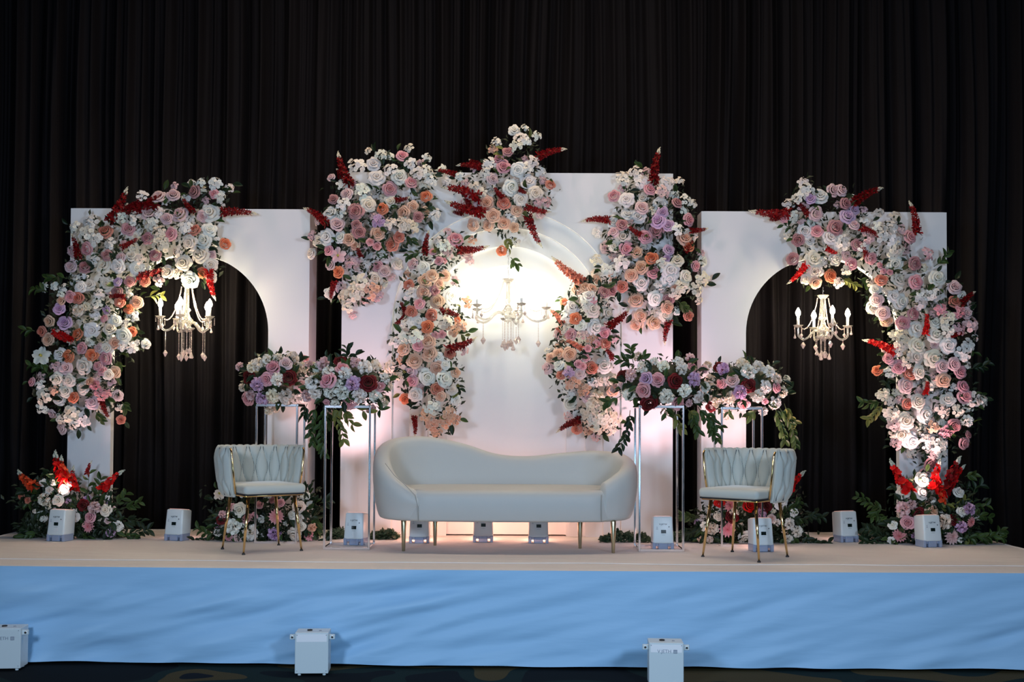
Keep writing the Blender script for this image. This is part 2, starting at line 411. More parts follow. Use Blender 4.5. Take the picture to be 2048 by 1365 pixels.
def dahlia_mesh():
    bm = bmesh.new(); lay = bm.verts.layers.float.new('core')
    for li, (n, r, z) in enumerate([(14, 1.0, .02), (12, .85, .14), (11, .68, .26), (9, .48, .34), (7, .28, .38)]):
        for k in range(n):
            a = 2 * math.pi * (k + .5 * (li % 2)) / n + .05 * math.sin(k * 7); e = Vector((math.cos(a), math.sin(a), 0)); s = Vector((-math.sin(a), math.cos(a), 0))
            def fn(u, v, e=e, s=s, r=r, z=z): return e * r * (.1 + .9 * v) + s * (u - .5) * .34 * math.sin(.3 + v * 2.75) + Vector((0, 0, z * math.sin(.4 + v * 1.3) + .12 * (2 * u - 1) ** 2 * (1 - v) + .05))
            grid_petal(bm, lay, fn, 2, 3, core=lambda u, v, li=li: (1 - v) * 1.3 + li * .12)
    me = bpy.data.meshes.new('dahlia'); bm.to_mesh(me); bm.free(); me.materials.append(M_petal); return me
DAHL = dahlia_mesh()
def orchid_mesh():
    bm = bmesh.new(); lay = bm.verts.layers.float.new('core')
    for k in range(5):
        a = math.pi / 2 + k * 1.2566; e = Vector((math.cos(a), math.sin(a), 0)); s = Vector((-math.sin(a), math.cos(a), 0))
        def fn(u, v, e=e, s=s, k=k): return e * (.05 + v) + s * (u - .5) * (1.0 if k % 2 else .8) * math.sin(.3 + v * 2.4) + Vector((0, 0, .28 * v - .35 * v * v + .12 * math.sin(u * 7 + k) * v + .02 * k))
        grid_petal(bm, lay, fn, 4, 4, core=lambda u, v: 1.2 * (1 - v))
    nb = len(bm.faces)
    lathe(bm, [(.02, .0), (.13, .06), (.10, .22), (.16, .34), (.02, .36)], 8)
    for f in list(bm.faces)[nb:]: f.material_index = 1
    me = bpy.data.meshes.new('orchid'); bm.to_mesh(me); bm.free(); me.materials.append(M_petal); me.materials.append(M_center); return me
ORCH = orchid_mesh()
def spike_mesh(name, seed, N, size, fat, tip, glad=False):      # unit long spike along +Y, facing +Z
    rnd = random.Random(seed); bm = bmesh.new(); lay = bm.verts.layers.float.new('core')
    bend = rnd.uniform(-.12, .12)
    def ax(t): return Vector((bend * math.sin(t * 2.2), t, .05 * math.sin(t * 3)))
    pts = [ax(t / 8) for t in range(9)]; tube(bm, pts, .012, 5, .004); nf = len(bm.faces)
    for f in bm.faces: f.material_index = 1
    for i in range(N):
        t = i / N * (1 - tip) + .02; sc = size * (1.1 - .62 * t / (1 - tip)) * rnd.uniform(.85, 1.15); ph = i * 2.39996
        c = ax(t) + Vector((math.cos(ph), 0, math.sin(ph))) * fat * (1 - .6 * t)
        nrm = Vector((math.cos(ph), .45, math.sin(ph))).normalized(); a_ = nrm.orthogonal().normalized(); b_ = nrm.cross(a_); p0 = rnd.random() * 6
        for k in range(5):
            a = p0 + k * 1.2566; e1 = a_ * math.cos(a) + b_ * math.sin(a); e2 = nrm.cross(e1)
            def fn(u, v, c=c, e1=e1, e2=e2, nrm=nrm, sc=sc): return c + e1 * sc * v + e2 * (u - .5) * 1.1 * sc * math.sin(.4 + v * 2.2) + nrm * sc * (.7 * v - .3 * v * v)
            grid_petal(bm, lay, fn, 2, 1 if not glad else 2, core=lambda u, v, k=k: (.5 if k % 2 else .1) + .3 * (1 - v))
    nf = len(bm.faces)
    for i in range(9):
        t = 1 - tip + tip * i / 9; s_ = size * .30 * (1.2 - i / 10); ph = i * 2.4
        bmesh.ops.create_icosphere(bm, subdivisions=1, radius=s_, matrix=Matrix.Translation(ax(t) + Vector((math.cos(ph), 0, math.sin(ph))) * s_ * .8) @ Matrix.Diagonal((.8, 1.5, .8, 1)))
    bm.faces.ensure_lookup_table()
    for f in list(bm.faces)[nf:]: f.material_index = 2
    me = bpy.data.meshes.new(name); bm.to_mesh(me); bm.free()
    me.materials.append(M_petal); me.materials.append(M_stem); me.materials.append(M_palestem if glad else M_palebud); return me
DELPH = [spike_mesh('delphinium_spike', s, 30, .105, .058, .18) for s in (21, 22, 23)]
GLAD = [spike_mesh('gladiolus_spike', s, 16, .135, .06, .2, True) for s in (31, 32)]
def leaf_mesh():
    bm = bmesh.new(); lay = bm.verts.layers.float.new('core')
    def fn(u, v): return Vector(((u - .5) * .50 * math.sin(.08 + v * 2.98) ** .8, v, .16 * abs(2 * u - 1) * math.sin(v * 3.1) - .22 * v * v))
    grid_petal(bm, lay, fn, 4, 5, core=lambda u, v: .6 if abs(u - .5) < .1 else .1)
    tube(bm, [(0, -.14, .01), (0, .02, 0)], .018, 4)
    me = bpy.data.meshes.new('leaf'); bm.to_mesh(me); bm.free(); me.materials.append(M_leaf); return me
LEAF = leaf_mesh()

PAL = {'w': (252, 247, 238), 'c': (250, 238, 222), 'k': (240, 208, 206), 'p': (238, 178, 182), 'm': (206, 152, 152), 's': (222, 145, 125), 'o': (236, 145, 108),
       'l': (220, 186, 212), 'y': (240, 198, 172), 'r': (112, 8, 22), 'd': (150, 8, 24), 'R': (218, 18, 22), 'O': (240, 110, 70), 'g': (66, 86, 44), 'G': (40, 58, 36), 'Y': (122, 124, 66)}
CN = {'w': 'white', 'c': 'cream', 'k': 'blush', 'p': 'pink', 'm': 'dusty mauve', 's': 'salmon', 'o': 'coral orange', 'l': 'lilac', 'y': 'peach', 'r': 'burgundy', 'd': 'deep red', 'R': 'bright red', 'O': 'orange', 'g': 'green', 'G': 'dark green', 'Y': 'yellow-green'}
KN = {'R': 'rose', 'W': 'garden rose', 'P': 'peony', 'B': 'blossom cluster', 'M': 'dahlia', 'O': 'orchid', 'D': 'delphinium spike', 'G': 'gladiolus spike', 'L': 'leaf'}
KNAME = {k: v.replace(' ', '_') for k, v in KN.items()}

class Bouquet:
    def __init__(s, name, label, cat, Y, bump=.22, mode='wall', nref=9):
        s.name, s.label, s.cat, s.Y, s.bump, s.mode, s.nref = name, label, cat, Y, bump, mode, nref
        s.fl = []; s.sp = []; s.lv = []; s.vines = []
    def add(s, ox, oy, sc, text):
        for tok in text.replace('\n', ';').split(';'):
            t = tok.split()
            if not t: continue
            k = t[0]
            if k in 'DGLV':
                a = [float(v) for v in t[1:5]]; c = t[5] if len(t) > 5 else {'D': 'd', 'G': 'R', 'L': 'g', 'V': 'g'}[k]
                q = (k, ox + a[0] / sc, oy + a[1] / sc, ox + a[2] / sc, oy + a[3] / sc, c)
                (s.vines if k in 'LV' else s.sp).append(q)
            else:
                s.fl.append((k, ox + float(t[1]) / sc, oy + float(t[2]) / sc, float(t[3]) / sc, t[4]))
        return s
    def out(s, x, y):       # how far the flowers stand out towards the room at this place
        if s.mode == 'ball':
            q = ((x - s.cx) / s.a) ** 2 + ((y - s.cy) / s.b) ** 2
            return s.bump * math.sqrt(max(.0, 1 - q))
        n = sum(max(0, 1 - math.hypot(x - f[1], y - f[2]) / 60) for f in s.fl)
        return .04 + s.bump * min(1, n / s.nref)
    def grad(s, x, y):
        if s.mode == 'ball': return Vector(((x - s.cx) / s.a, 0, -(y - s.cy) / s.b))
        gx = gy = 0; W = 1e-3
        for f in s.fl:
            d = math.hypot(x - f[1], y - f[2])
            if d < 70: gx += x - f[1]; gy += y - f[2]; W += 1
        return Vector((gx / W / 30, 0, -gy / W / 30))
    def build(s, fill=40, fillmix='BBBBW', fillcol='wck', nfol=700, nleaf=45, fill_r=(8, 13), floorz=None, leafcol='gGG', folmat=None, folsize=.055, group=None, back=True):
        rnd = random.Random(hash(s.label) % 1 + len(s.fl) * 13 + int(s.Y * 10))
        xs = [f[1] for f in s.fl]; ys = [f[2] for f in s.fl]
        rx = [f[1] - f[3] for f in s.fl] + [f[1] + f[3] for f in s.fl]; ry = [f[2] - f[3] for f in s.fl] + [f[2] + f[3] for f in s.fl]
        s.cx = (min(rx) + max(rx)) / 2; s.cy = (min(ry) + max(ry)) / 2; s.a = (max(rx) - min(rx)) / 2; s.b = (max(ry) - min(ry)) / 2
        if s.mode == 'ball': s.b *= 1.02
        base = P(s.cx, max(ys) if s.mode == 'ball' or floorz else s.cy, s.Y)
        if floorz is not None: base.z = floorz
        th = thing(s.name, s.label, s.cat, base, 0, group); I = Matrix.Translation(-base)
        fl = list(s.fl); real = len(fl); tries = 0
        while len(fl) < real + fill and tries < fill * 60:
            tries += 1
            f = rnd.choice(fl[:real]); a = rnd.random() * 6.28; q = rnd.uniform(.8, 2.2) * f[3] + 6
            x, y = f[1] + q * math.cos(a), f[2] + q * math.sin(a); r = rnd.uniform(*fill_r)
            if any(math.hypot(x - g[1], y - g[2]) < (g[3] + r) * .72 for g in fl): continue
            if sum(1 for g in fl if math.hypot(x - g[1], y - g[2]) < 48) < 4: continue
            fl.append((rnd.choice(fillmix), x, y, r, rnd.choice(fillcol)))
        for i, (k, x, y, r, c) in enumerate(fl):
            o_ = s.out(x, y) - (.035 if i >= real else 0) + rnd.uniform(-.012, .02)
            Y = s.Y - o_; p = P(x, y, Y); R_ = r * Y / F * 1.04
            if floorz is not None: p.z = max(p.z, floorz + R_ * .55)
            d = Vector((0, -1, .05)) + s.grad(x, y) * (.75 if s.mode == 'ball' else .38) + Vector((rnd.uniform(-.28, .28), 0, rnd.uniform(-.22, .28)))
            me = {'R': ROSE, 'W': WROSE, 'P': PUFF, 'B': BLOS, 'M': [DAHL], 'O': [ORCH]}[k]; me = rnd.choice(me)
            col = lin(PAL[c]); j = rnd.uniform(.88, 1.05); col = tuple(min(1, v * j * rnd.uniform(.97, 1.03)) for v in col)
            if k == 'R': R_ *= 1.02
            q = d.to_track_quat('Z', 'Y'); M = Matrix.Translation(p) @ q.to_matrix().to_4x4() @ Matrix.Rotation(0 if k == 'O' else rnd.random() * 6.28, 4, 'Z') @ Matrix.Diagonal((R_, R_, R_ * rnd.uniform(.85, 1.1), 1))
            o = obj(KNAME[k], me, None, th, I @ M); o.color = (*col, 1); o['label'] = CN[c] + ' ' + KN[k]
        for (k, x0, y0, x1, y1, c) in s.sp:
            Y0 = s.Y - s.out(x0, y0) - .02; Y1 = s.Y - max(.06, s.out(x1, y1) + .02)
            if s.mode == 'ball': Y1 = s.Y - .05
            a, b_ = P(x0, y0, Y0), P(x1, y1, Y1); yv = b_ - a; L = yv.length; yv.normalize()
            zv = Vector((0, -1, 0)); xv = yv.cross(zv).normalized(); zv = xv.cross(yv)
            fat = 1.0 if k == 'G' else min(1.8, max(1.0, .24 / L * .8))
            M = Matrix.Translation(a) @ Matrix((xv, yv, zv)).transposed().to_4x4() @ Matrix.Diagonal((L * fat, L, L * fat, 1))
            o = obj(KNAME[k], rnd.choice(GLAD if k == 'G' else DELPH), None, th, I @ M); cc = lin(PAL[c]); j = rnd.uniform(.8, 1.15); o.color = (*[min(1, v * j) for v in cc], 1); o['label'] = CN[c] + ' ' + KN[k]
        def leaf(p, d, size, c):
            d = d.normalized(); zv = (Vector((0, -1, .5)) + Vector([rnd.uniform(-.6, .6) for _ in range(3)])); xv = d.cross(zv).normalized(); zv = xv.cross(d)
            M = Matrix.Translation(p) @ Matrix((xv, d, zv)).transposed().to_4x4() @ Matrix.Diagonal((size, size, size, 1))
            o = obj('leaf', LEAF, None, th, I @ M); cc = lin(PAL[c]); j = rnd.uniform(.7, 1.35); o.color = (*[v * j for v in cc], 1)
        for (k, x0, y0, x1, y1, c) in s.vines:
            Y0 = s.Y - s.out(x0, y0) * .8 - .02; Y1 = Y0 if s.mode == 'ball' else s.Y - .10
            a, b_ = P(x0, y0, Y0), P(x1, y1, Y1); L = (b_ - a).length; n = max(3, int(L / .032)); pts = []
            if k == 'L': n = max(3, int(L / .045))
            side = (b_ - a).cross(Vector((0, 1, 0))).normalized() * rnd.uniform(-.1, .1) * L
            for i in range(n + 1):
                t = i / n; pts.append(a.lerp(b_, t) + side * math.sin(t * 3.1) + Vector([rnd.uniform(-.004, .004) for _ in range(3)]))
            bm = bmesh.new(); tube(bm, pts, .0028, 4, .0015); obj('stem', bm, M_stem, th, I)
            for i in range(1, n + 1):
                t = (pts[i] - pts[i - 1]).normalized(); nrm = t.cross(Vector((0, 1, 0)))
                sgn = 1 if i % 2 else -1
                for e in range(1 if k == 'L' else 2):
                    sg = sgn if e == 0 else -sgn * rnd.uniform(.3, 1)
                    leaf(pts[i], t * .75 + nrm * sg * rnd.uniform(.5, .9) + Vector((0, rnd.uniform(-.6, .25), -.15)), rnd.uniform(.05, .075), c)
        for i in range(nleaf):
            f = rnd.choice(s.fl); a = rnd.random() * 6.28; q = f[3] * rnd.uniform(.7, 1.5)
            x, y = f[1] + q * math.cos(a), f[2] + q * math.sin(a)
            if s.mode == 'ball' and ((x - s.cx) / s.a) ** 2 + ((y - s.cy) / s.b) ** 2 > 1.02: continue
            p = P(x, y, s.Y - max(.02, s.out(x, y) - .01))
            if floorz is not None: p.z = max(p.z, floorz + .02)
            d = s.grad(x, y) + Vector((rnd.uniform(-1, 1), rnd.uniform(-.8, .1), rnd.uniform(-.8, .9)))
            leaf(p, d, rnd.uniform(.045, .085), rnd.choice(leafcol))
        # small leaves between the flowers: beyond counting
        bm = bmesh.new()
        for i in range(nfol):
            f = rnd.choice(fl); q = rnd.gauss(0, 1) * 13; q2 = rnd.gauss(0, 1) * 13
            x, y = f[1] + q, f[2] + q2; o_ = s.out(x, y)
            if s.mode == 'ball' and ((x - s.cx) / s.a) ** 2 + ((y - s.cy) / s.b) ** 2 > .95: continue
            if floorz is not None and i % 2:
                x = s.cx + s.a * rnd.uniform(-1, 1); o_ = .12 * (1 - ((x - s.cx) / s.a) ** 2)
                c = P(x, s.cy, s.Y - rnd.uniform(-.1, 1) * o_); c.z = floorz + .01 + rnd.random() ** 1.5 * (.10 + 1.1 * o_)
            else: c = None
            if floorz is None and s.mode == 'wall' and o_ < .085: continue
            if floorz is None and s.mode == 'wall' and o_ < .11 and rnd.random() < .92: continue
            if s.mode == 'ball': Y = s.Y + rnd.uniform(-1, .9) * max(.03, o_ * .85)
            else: Y = s.Y - max(.01, o_ - .01) * rnd.random() ** .45
            c = c or P(x, y, Y)
            if floorz is not None: c.z = max(c.z, floorz + .012)
            d = Vector([rnd.gauss(0, 1) for _ in range(3)]).normalized(); n_ = d.orthogonal().normalized(); n2 = d.cross(n_); L = folsize * rnd.uniform(.6, 1.2)
            a0 = bm.verts.new(c); l = bm.verts.new(c + d * L * .5 + n_ * L * .24 + n2 * L * .08); r_ = bm.verts.new(c + d * L * .5 - n_ * L * .24 + n2 * L * .08); t = bm.verts.new(c + d * L - n2 * L * .1)
            m_ = bm.verts.new(c + d * L * .5)
            for q4 in ((a0, l, m_), (a0, m_, r_), (l, t, m_), (m_, t, r_)): bm.faces.new(q4)
        if s.mode == 'ball':
            cc = P(s.cx, s.cy, s.Y); rr = s.a * s.Y / F * .78
            nf = len(bm.faces); bmesh.ops.create_icosphere(bm, subdivisions=3, radius=1, matrix=Matrix.Translation(cc) @ Matrix.Diagonal((rr, s.bump * .8, s.b * s.Y / F * .7, 1)))
        if floorz is not None:
            for v in bm.verts: v.co.z = max(v.co.z, floorz + .003)
        tag(obj('foliage', bm, folmat or M_foliage, th, I), kind='stuff')
        return th

# ------------------------------------------------------------------ garlands (flowers read off the photograph)
A_ = """R 1005 200 48 k;R 1100 190 42 k;R 1232 170 42 m;R 1360 185 32 p;W 1330 300 58 w;R 1290 325 40 k;R 945 305 48 k;R 1140 315 52 k;R 1060 342 38 k;R 815 405 42 p;R 668 425 48 s
R 935 468 38 m;R 1085 440 42 p;R 1232 412 40 s;W 1330 410 45 w;W 1290 480 52 w;W 1200 495 50 c;W 1270 570 55 c;R 1432 500 35 o;R 1340 570 32 k;R 550 535 45 p;R 680 575 36 m;R 985 572 40 m
W 655 635 50 c;W 745 645 45 w;W 870 655 45 w;R 835 575 38 c;R 765 590 35 k;R 450 645 38 k;R 542 648 42 m;W 1160 620 50 c;R 1065 680 42 c;R 1285 690 36 o;W 1340 635 42 c;W 1335 710 40 c
B 900 200 40 w;B 1275 115 35 w;B 1370 120 45 w;B 1460 145 30 w;B 580 370 55 w;B 535 440 60 w;B 610 470 50 w;B 590 600 42 w;B 1020 500 58 c;B 1010 430 45 c;B 850 340 55 w;B 765 335 45 w;B 960 380 45 w;B 855 530 36 c;B 1130 550 36 c;B 1400 200 35 w;B 480 400 40 w;B 700 500 40 w;B 890 600 36 c;B 1180 400 45 w
W 1205 735 55 w;D 690 370 790 130;D 1000 240 700 290;D 1230 300 1160 190;D 1400 300 1640 330;D 500 600 435 440;D 770 525 885 440;D 860 710 1060 630;D 1330 660 1390 860 R;D 900 230 760 270
V 920 840 1020 830 Y;V 430 720 310 720 g;V 300 810 225 790 g;L 1000 560 1060 600 g"""
B_ = """W 588 40 50 c;W 738 35 62 c;R 830 15 40 l;R 935 15 45 m;R 1065 15 45 s;W 510 60 50 w;R 490 155 52 s;R 430 145 48 p;R 350 175 38 y;R 335 245 50 l;P 500 260 58 c;P 570 230 45 c;R 380 365 58 l;R 245 355 48 y;R 185 440 45 s;R 240 510 52 y;R 487 465 52 o;W 612 430 66 w;R 765 415 55 c
R 715 330 35 p;R 735 260 36 l;R 850 190 45 s;R 925 245 42 o;R 995 195 55 y;R 830 100 48 m;W 880 480 66 w;W 815 350 50 w;R 955 445 42 o;R 815 540 50 y;R 525 583 50 p;R 612 640 52 o;W 670 580 45 k;W 740 585 55 c;R 725 670 58 p;R 665 735 42 p;R 700 775 42 p;O 185 650 78 w;W 345 640 60 w
R 410 655 55 o;B 300 740 45 k;W 390 750 55 k;W 540 740 68 c;W 315 850 58 c;W 415 860 55 c;R 805 790 50 y;R 750 810 45 c;R 100 870 40 p;B 175 900 48 w;B 210 990 70 c;B 290 940 45 y;W 390 950 55 c;R 455 1005 48 o;W 535 920 58 c;W 615 1045 60 k;P 640 900 50 p;B 690 980 55 p;P 600 870 40 y;R 830 990 50 k
B 740 970 40 p;B 430 1150 70 c;B 540 1190 65 w;B 460 1220 55 w;B 360 1190 50 c;D 700 1030 790 1190;R 862 1195 40 s;B 950 580 50 w;B 880 560 50 w;B 990 540 32 w;B 660 200 48 w;B 680 120 42 w;B 300 55 40 w;B 375 75 42 w;B 350 125 36 w;D 900 150 730 170;D 280 440 450 525 R;D 450 525 290 450 R
V 840 650 890 630 g;V 820 690 860 720 g;V 250 810 90 740 g;V 870 1040 900 1090 g;V 130 440 60 430 g;V 640 1110 690 1190 g"""
bq = Bouquet('flower_garland', 'long garland of roses curving down the left side of the left arch board', 'garland', YP - .02, nref=7)
bq.add(0, 330, 3.175, A_).add(40, 560, 4.265, B_).build(fill=45, nfol=2600, nleaf=150)

C_ = """R 735 150 44 p;R 222 305 30 k;W 553 300 58 w;W 530 205 50 w;B 410 230 65 w;B 585 140 45 w;W 715 295 55 w;R 800 340 42 p;R 645 388 52 p;R 240 462 38 m;R 336 425 45 k;W 495 500 52 c;B 450 410 65 w;R 400 550 58 m;R 595 530 45 o;W 650 480 48 c;R 740 560 48 y;R 812 518 42 y;R 905 440 42 o;R 905 555 38 y
R 850 590 38 m;W 220 560 58 w;R 268 640 50 k;R 405 645 38 m;R 425 700 48 m;R 560 710 50 y;R 712 735 40 s;R 660 790 48 s;W 190 735 58 w;W 130 760 50 c;W 290 735 45 w;R 350 750 45 y;R 205 830 38 p;O 275 865 55 k;R 505 770 30 p;R 555 800 30 p;R 395 790 36 y;R 215 935 38 k;R 275 985 42 o;B 375 920 55 k
R 560 950 40 p;R 605 980 42 k;W 540 1035 50 c;B 430 1060 65 c;B 520 1120 65 y;B 400 1130 65 c;B 330 1170 60 c;B 560 1160 42 k;B 340 1240 42 c;W 210 1140 40 w;B 90 730 36 k;B 290 570 45 w;B 310 500 50 w;B 850 270 50 w;B 910 260 50 w;B 800 210 45 w;B 650 250 50 w;B 570 620 50 l;B 740 640 55 c;B 800 660 50 c;B 650 640 45 c;B 300 360 42 w
B 970 570 45 w;B 940 330 45 w;D 360 360 290 110;D 200 640 10 545;D 680 470 790 430;D 440 880 425 790;D 250 1050 240 1210;D 290 310 250 250;L 790 740 800 770 g;V 520 860 600 850 g;V 700 200 760 220 G"""
Bouquet('flower_cluster', 'rose cluster on the upper left corner of the centre board', 'flower cluster', YP - .02).add(600, 270, 3.593, C_).build(fill=22, nfol=1500, nleaf=90)

E_ = """B 1105 100 55 w;B 1060 165 50 w;B 1145 130 38 w;R 995 210 42 m;R 925 265 42 p;R 965 325 52 p;W 1075 350 58 w;B 860 310 60 w;B 1190 290 55 w;B 1150 340 45 w;W 1160 435 62 w;W 1025 490 62 w;W 1215 530 55 c;W 1100 580 52 w;R 1330 465 40 s;R 830 605 55 y;R 965 610 52 s;R 1070 665 48 y;R 885 710 55 y;R 725 780 48 y;R 845 785 45 y;R 965 765 50 y
R 1045 800 38 y;B 820 370 45 w;W 880 420 45 k;R 950 985 40 o;B 1300 600 42 k;B 740 490 50 c;B 1230 600 40 k;B 800 530 40 c;B 520 440 40 w;B 620 400 36 w;B 700 540 40 k
D 590 390 420 370;D 800 330 590 340;D 760 300 700 260;D 960 570 890 460;D 790 570 470 520;D 810 690 510 570;D 1130 640 1340 660;D 1150 700 1290 950;D 1220 250 1465 205;D 1080 500 1165 520;D 650 690 560 660;D 700 650 620 510
R 590 890 58 p;B 700 1060 40 k;D 600 980 850 920;D 350 1010 400 820;R 410 990 30 p;R 460 1060 35 p;R 500 1060 26 p;R 255 1085 45 k;W 335 1110 50 w;B 500 940 50 w;B 450 900 36 w;V 340 1000 230 1020 g;V 1020 1030 1060 1090 g;B 1060 920 40 w;V 980 850 1000 960 Y"""
F_ = """R 395 45 50 y;R 345 85 55 y;R 218 112 42 s;R 335 170 55 y;R 450 110 42 y;R 415 160 40 m;R 435 240 55 y;R 490 45 45 y;R 300 257 44 p;R 237 320 46 s;R 388 345 45 s;R 358 432 50 o;W 290 395 48 w;B 205 400 55 w;B 235 190 55 w;W 540 200 60 w;R 365 545 58 y;R 375 635 58 y;R 178 600 52 y;R 260 690 58 y;R 430 745 52 y;R 530 635 42 s
B 190 520 55 w;B 270 510 55 w;R 290 570 45 p;R 420 495 30 p;R 470 490 30 p;B 560 450 55 y;B 620 430 42 y;B 500 400 50 c;R 590 380 28 o;W 362 815 62 w;W 495 825 62 w;W 440 660 40 w;W 495 720 38 w;R 245 840 45 p;R 435 905 48 s;R 190 980 42 o;W 265 950 52 w;W 230 770 50 k;B 80 740 50 c;B 140 800 42 c;R 575 780 40 y
W 545 910 42 c;B 395 1050 65 w;B 360 1110 60 y;B 530 1090 55 y;B 500 1150 50 y;B 400 1170 55 y;B 570 1130 42 y;B 430 1230 42 y;W 580 990 40 w;R 460 960 40 y;B 110 550 45 w
D 200 340 130 245;D 190 360 90 410;D 490 330 410 280;D 510 310 620 330;D 500 610 725 485;D 260 1110 250 1275;L 560 480 640 500 Y;V 560 870 600 900 G;V 230 1060 240 1020 G"""
Bouquet('flower_garland', 'garland of peach roses around the left half of the centre arch recess', 'garland', YP - .02, nref=7).add(760, 250, 3.9, E_).add(760, 540, 3.792, F_).build(fill=30, nfol=2000, nleaf=100, fillcol='wcyk', leafcol='gGY')

G_ = """R 225 410 38 y;R 270 400 35 y;R 310 405 32 y;W 290 455 45 w;R 310 475 30 p;W 315 530 48 c;W 400 555 45 c;W 195 515 42 w;R 143 488 24 o;R 210 585 36 o;W 240 630 35 w;W 330 640 50 w;R 380 675 38 p;R 388 735 35 s;R 380 430 35 m;R 425 420 32 m;R 175 800 42 y;R 110 795 36 y;R 65 820 30 y;R 285 765 22 p;R 340 740 28 p;R 272 817 25 p
R 228 855 24 p;R 255 870 22 p;R 308 878 38 s;W 110 862 32 w;W 235 915 35 k;W 380 865 48 w;W 425 950 45 c;P 330 1060 60 c;R 280 1050 38 k;R 180 1090 38 c;R 430 1010 38 y;B 190 965 45 y;B 260 1010 40 y;R 220 1240 34 s;B 300 1130 58 c;B 380 1160 60 c;B 350 1220 55 c;B 440 1190 50 c;B 290 1180 45 c;B 420 1240 38 c;B 150 640 40 c
R 180 680 35 p;B 170 910 35 l;R 125 920 28 s;B 150 1000 30 w;B 160 580 35 w;B 270 500 32 w;B 440 700 28 k;B 250 680 35 k
D 140 620 40 540 s;D 400 640 520 510;D 250 370 80 205 s;D 250 770 130 720 s;D 430 820 365 775;D 250 1180 105 1280;D 105 640 130 700 s;V 430 1030 360 1080 g;V 340 900 330 960 G"""
Bouquet('flower_garland', 'shorter rose garland on the right edge of the centre arch recess', 'garland', YP - .02, nref=7).add(1080, 440, 2.968, G_).build(fill=18, nfol=1300, nleaf=65, fillcol='wcyk')

H_ = """R 487 320 42 p;B 310 250 52 w;B 390 210 48 w;B 430 270 48 w;R 252 362 40 p;W 335 385 48 w;R 435 440 45 k;W 555 415 48 w;R 665 407 36 m;B 715 390 42 w;B 760 415 32 w;B 600 290 52 w;B 570 340 45 k;R 740 520 42 p;R 570 470 38 l;R 540 525 52 l;R 605 555 38 l;R 530 590 48 m;R 460 630 46 p;W 410 495 48 w;W 340 480 40 w
R 305 550 38 m;W 250 530 40 w;R 250 600 38 k;W 312 625 50 c;W 255 690 38 c;R 335 705 45 p;R 400 730 40 y;R 498 768 42 o;R 610 715 38 l;R 600 770 25 l;R 510 860 42 p;R 430 830 45 y;W 665 780 42 c;W 620 850 62 w;W 615 905 52 w;W 725 888 42 c;W 432 928 50 w;R 365 880 42 y;R 305 955 38 s;R 240 970 35 m;R 395 1040 48 y
W 525 1035 50 w;R 610 1040 38 m;R 600 1090 42 y;R 425 1145 42 y;W 590 1140 45 c;R 400 1200 42 y;R 515 1190 45 y;R 715 640 50 y;R 740 690 35 o;W 730 610 32 c;R 785 820 34 p;B 830 900 48 c;B 790 970 48 c;B 700 960 52 c;B 650 1000 40 c;B 200 840 36 w;B 300 800 50 w;B 560 800 38 w;B 660 580 42 w;R 738 1145 34 s;R 650 960 28 y
D 510 280 570 50;D 230 520 40 550;D 430 620 340 540;D 740 590 865 560;D 720 720 790 660;D 610 1170 600 1340;V 660 1040 740 1130 g;V 340 320 400 370 G"""
Bouquet('flower_cluster', 'rose cluster on the upper right corner of the centre board', 'flower cluster', YP - .02).add(1150, 280, 3.25, H_).build(fill=22, nfol=1500, nleaf=90)

I_ = """B 720 80 35 w;B 750 130 50 w;B 700 180 42 w;W 835 165 50 w;R 915 130 42 k;R 970 130 42 k;R 770 185 35 l;R 805 280 48 k;R 998 215 38 m;R 1050 255 38 l;R 1008 295 50 l;R 930 370 52 m;W 740 390 50 w;R 812 390 40 p;R 605 300 38 p;B 660 300 40 w;R 690 450 40 m;R 655 570 40 m;W 900 430 48 w;B 960 470 55 w;R 1070 480 40 m
W 795 570 55 c;W 935 570 42 c;R 1035 600 38 p;R 1160 568 38 p;W 800 650 48 c;R 900 680 42 o;W 745 700 35 c;R 805 725 38 y;R 1410 430 44 p;R 1440 600 42 m;R 1448 720 48 p;W 1340 700 48 c;W 1315 605 50 w;W 1585 690 52 w;R 1225 705 38 s;R 1195 830 42 k;B 1235 410 55 w;B 1300 440 55 w;B 1310 510 55 c;B 1280 370 48 w;B 1200 370 42 w
B 1520 540 48 k;B 1140 430 42 k;R 1050 350 35 k;R 1218 610 20 p;R 1238 648 20 p;R 1280 655 20 p;W 1185 765 35 w;B 1000 640 36 c;B 950 720 36 c;B 1110 500 36 w
D 640 280 375 245;D 760 290 640 200;D 590 300 490 310;D 1040 210 1245 130;D 870 500 965 525 R;D 1090 370 1240 460;D 1130 560 1080 490;D 1450 410 1380 200;D 750 600 610 725 R;V 1560 620 1645 530 g;V 960 690 1060 740 Y;V 1070 690 1160 750 g;L 660 370 600 350 g"""
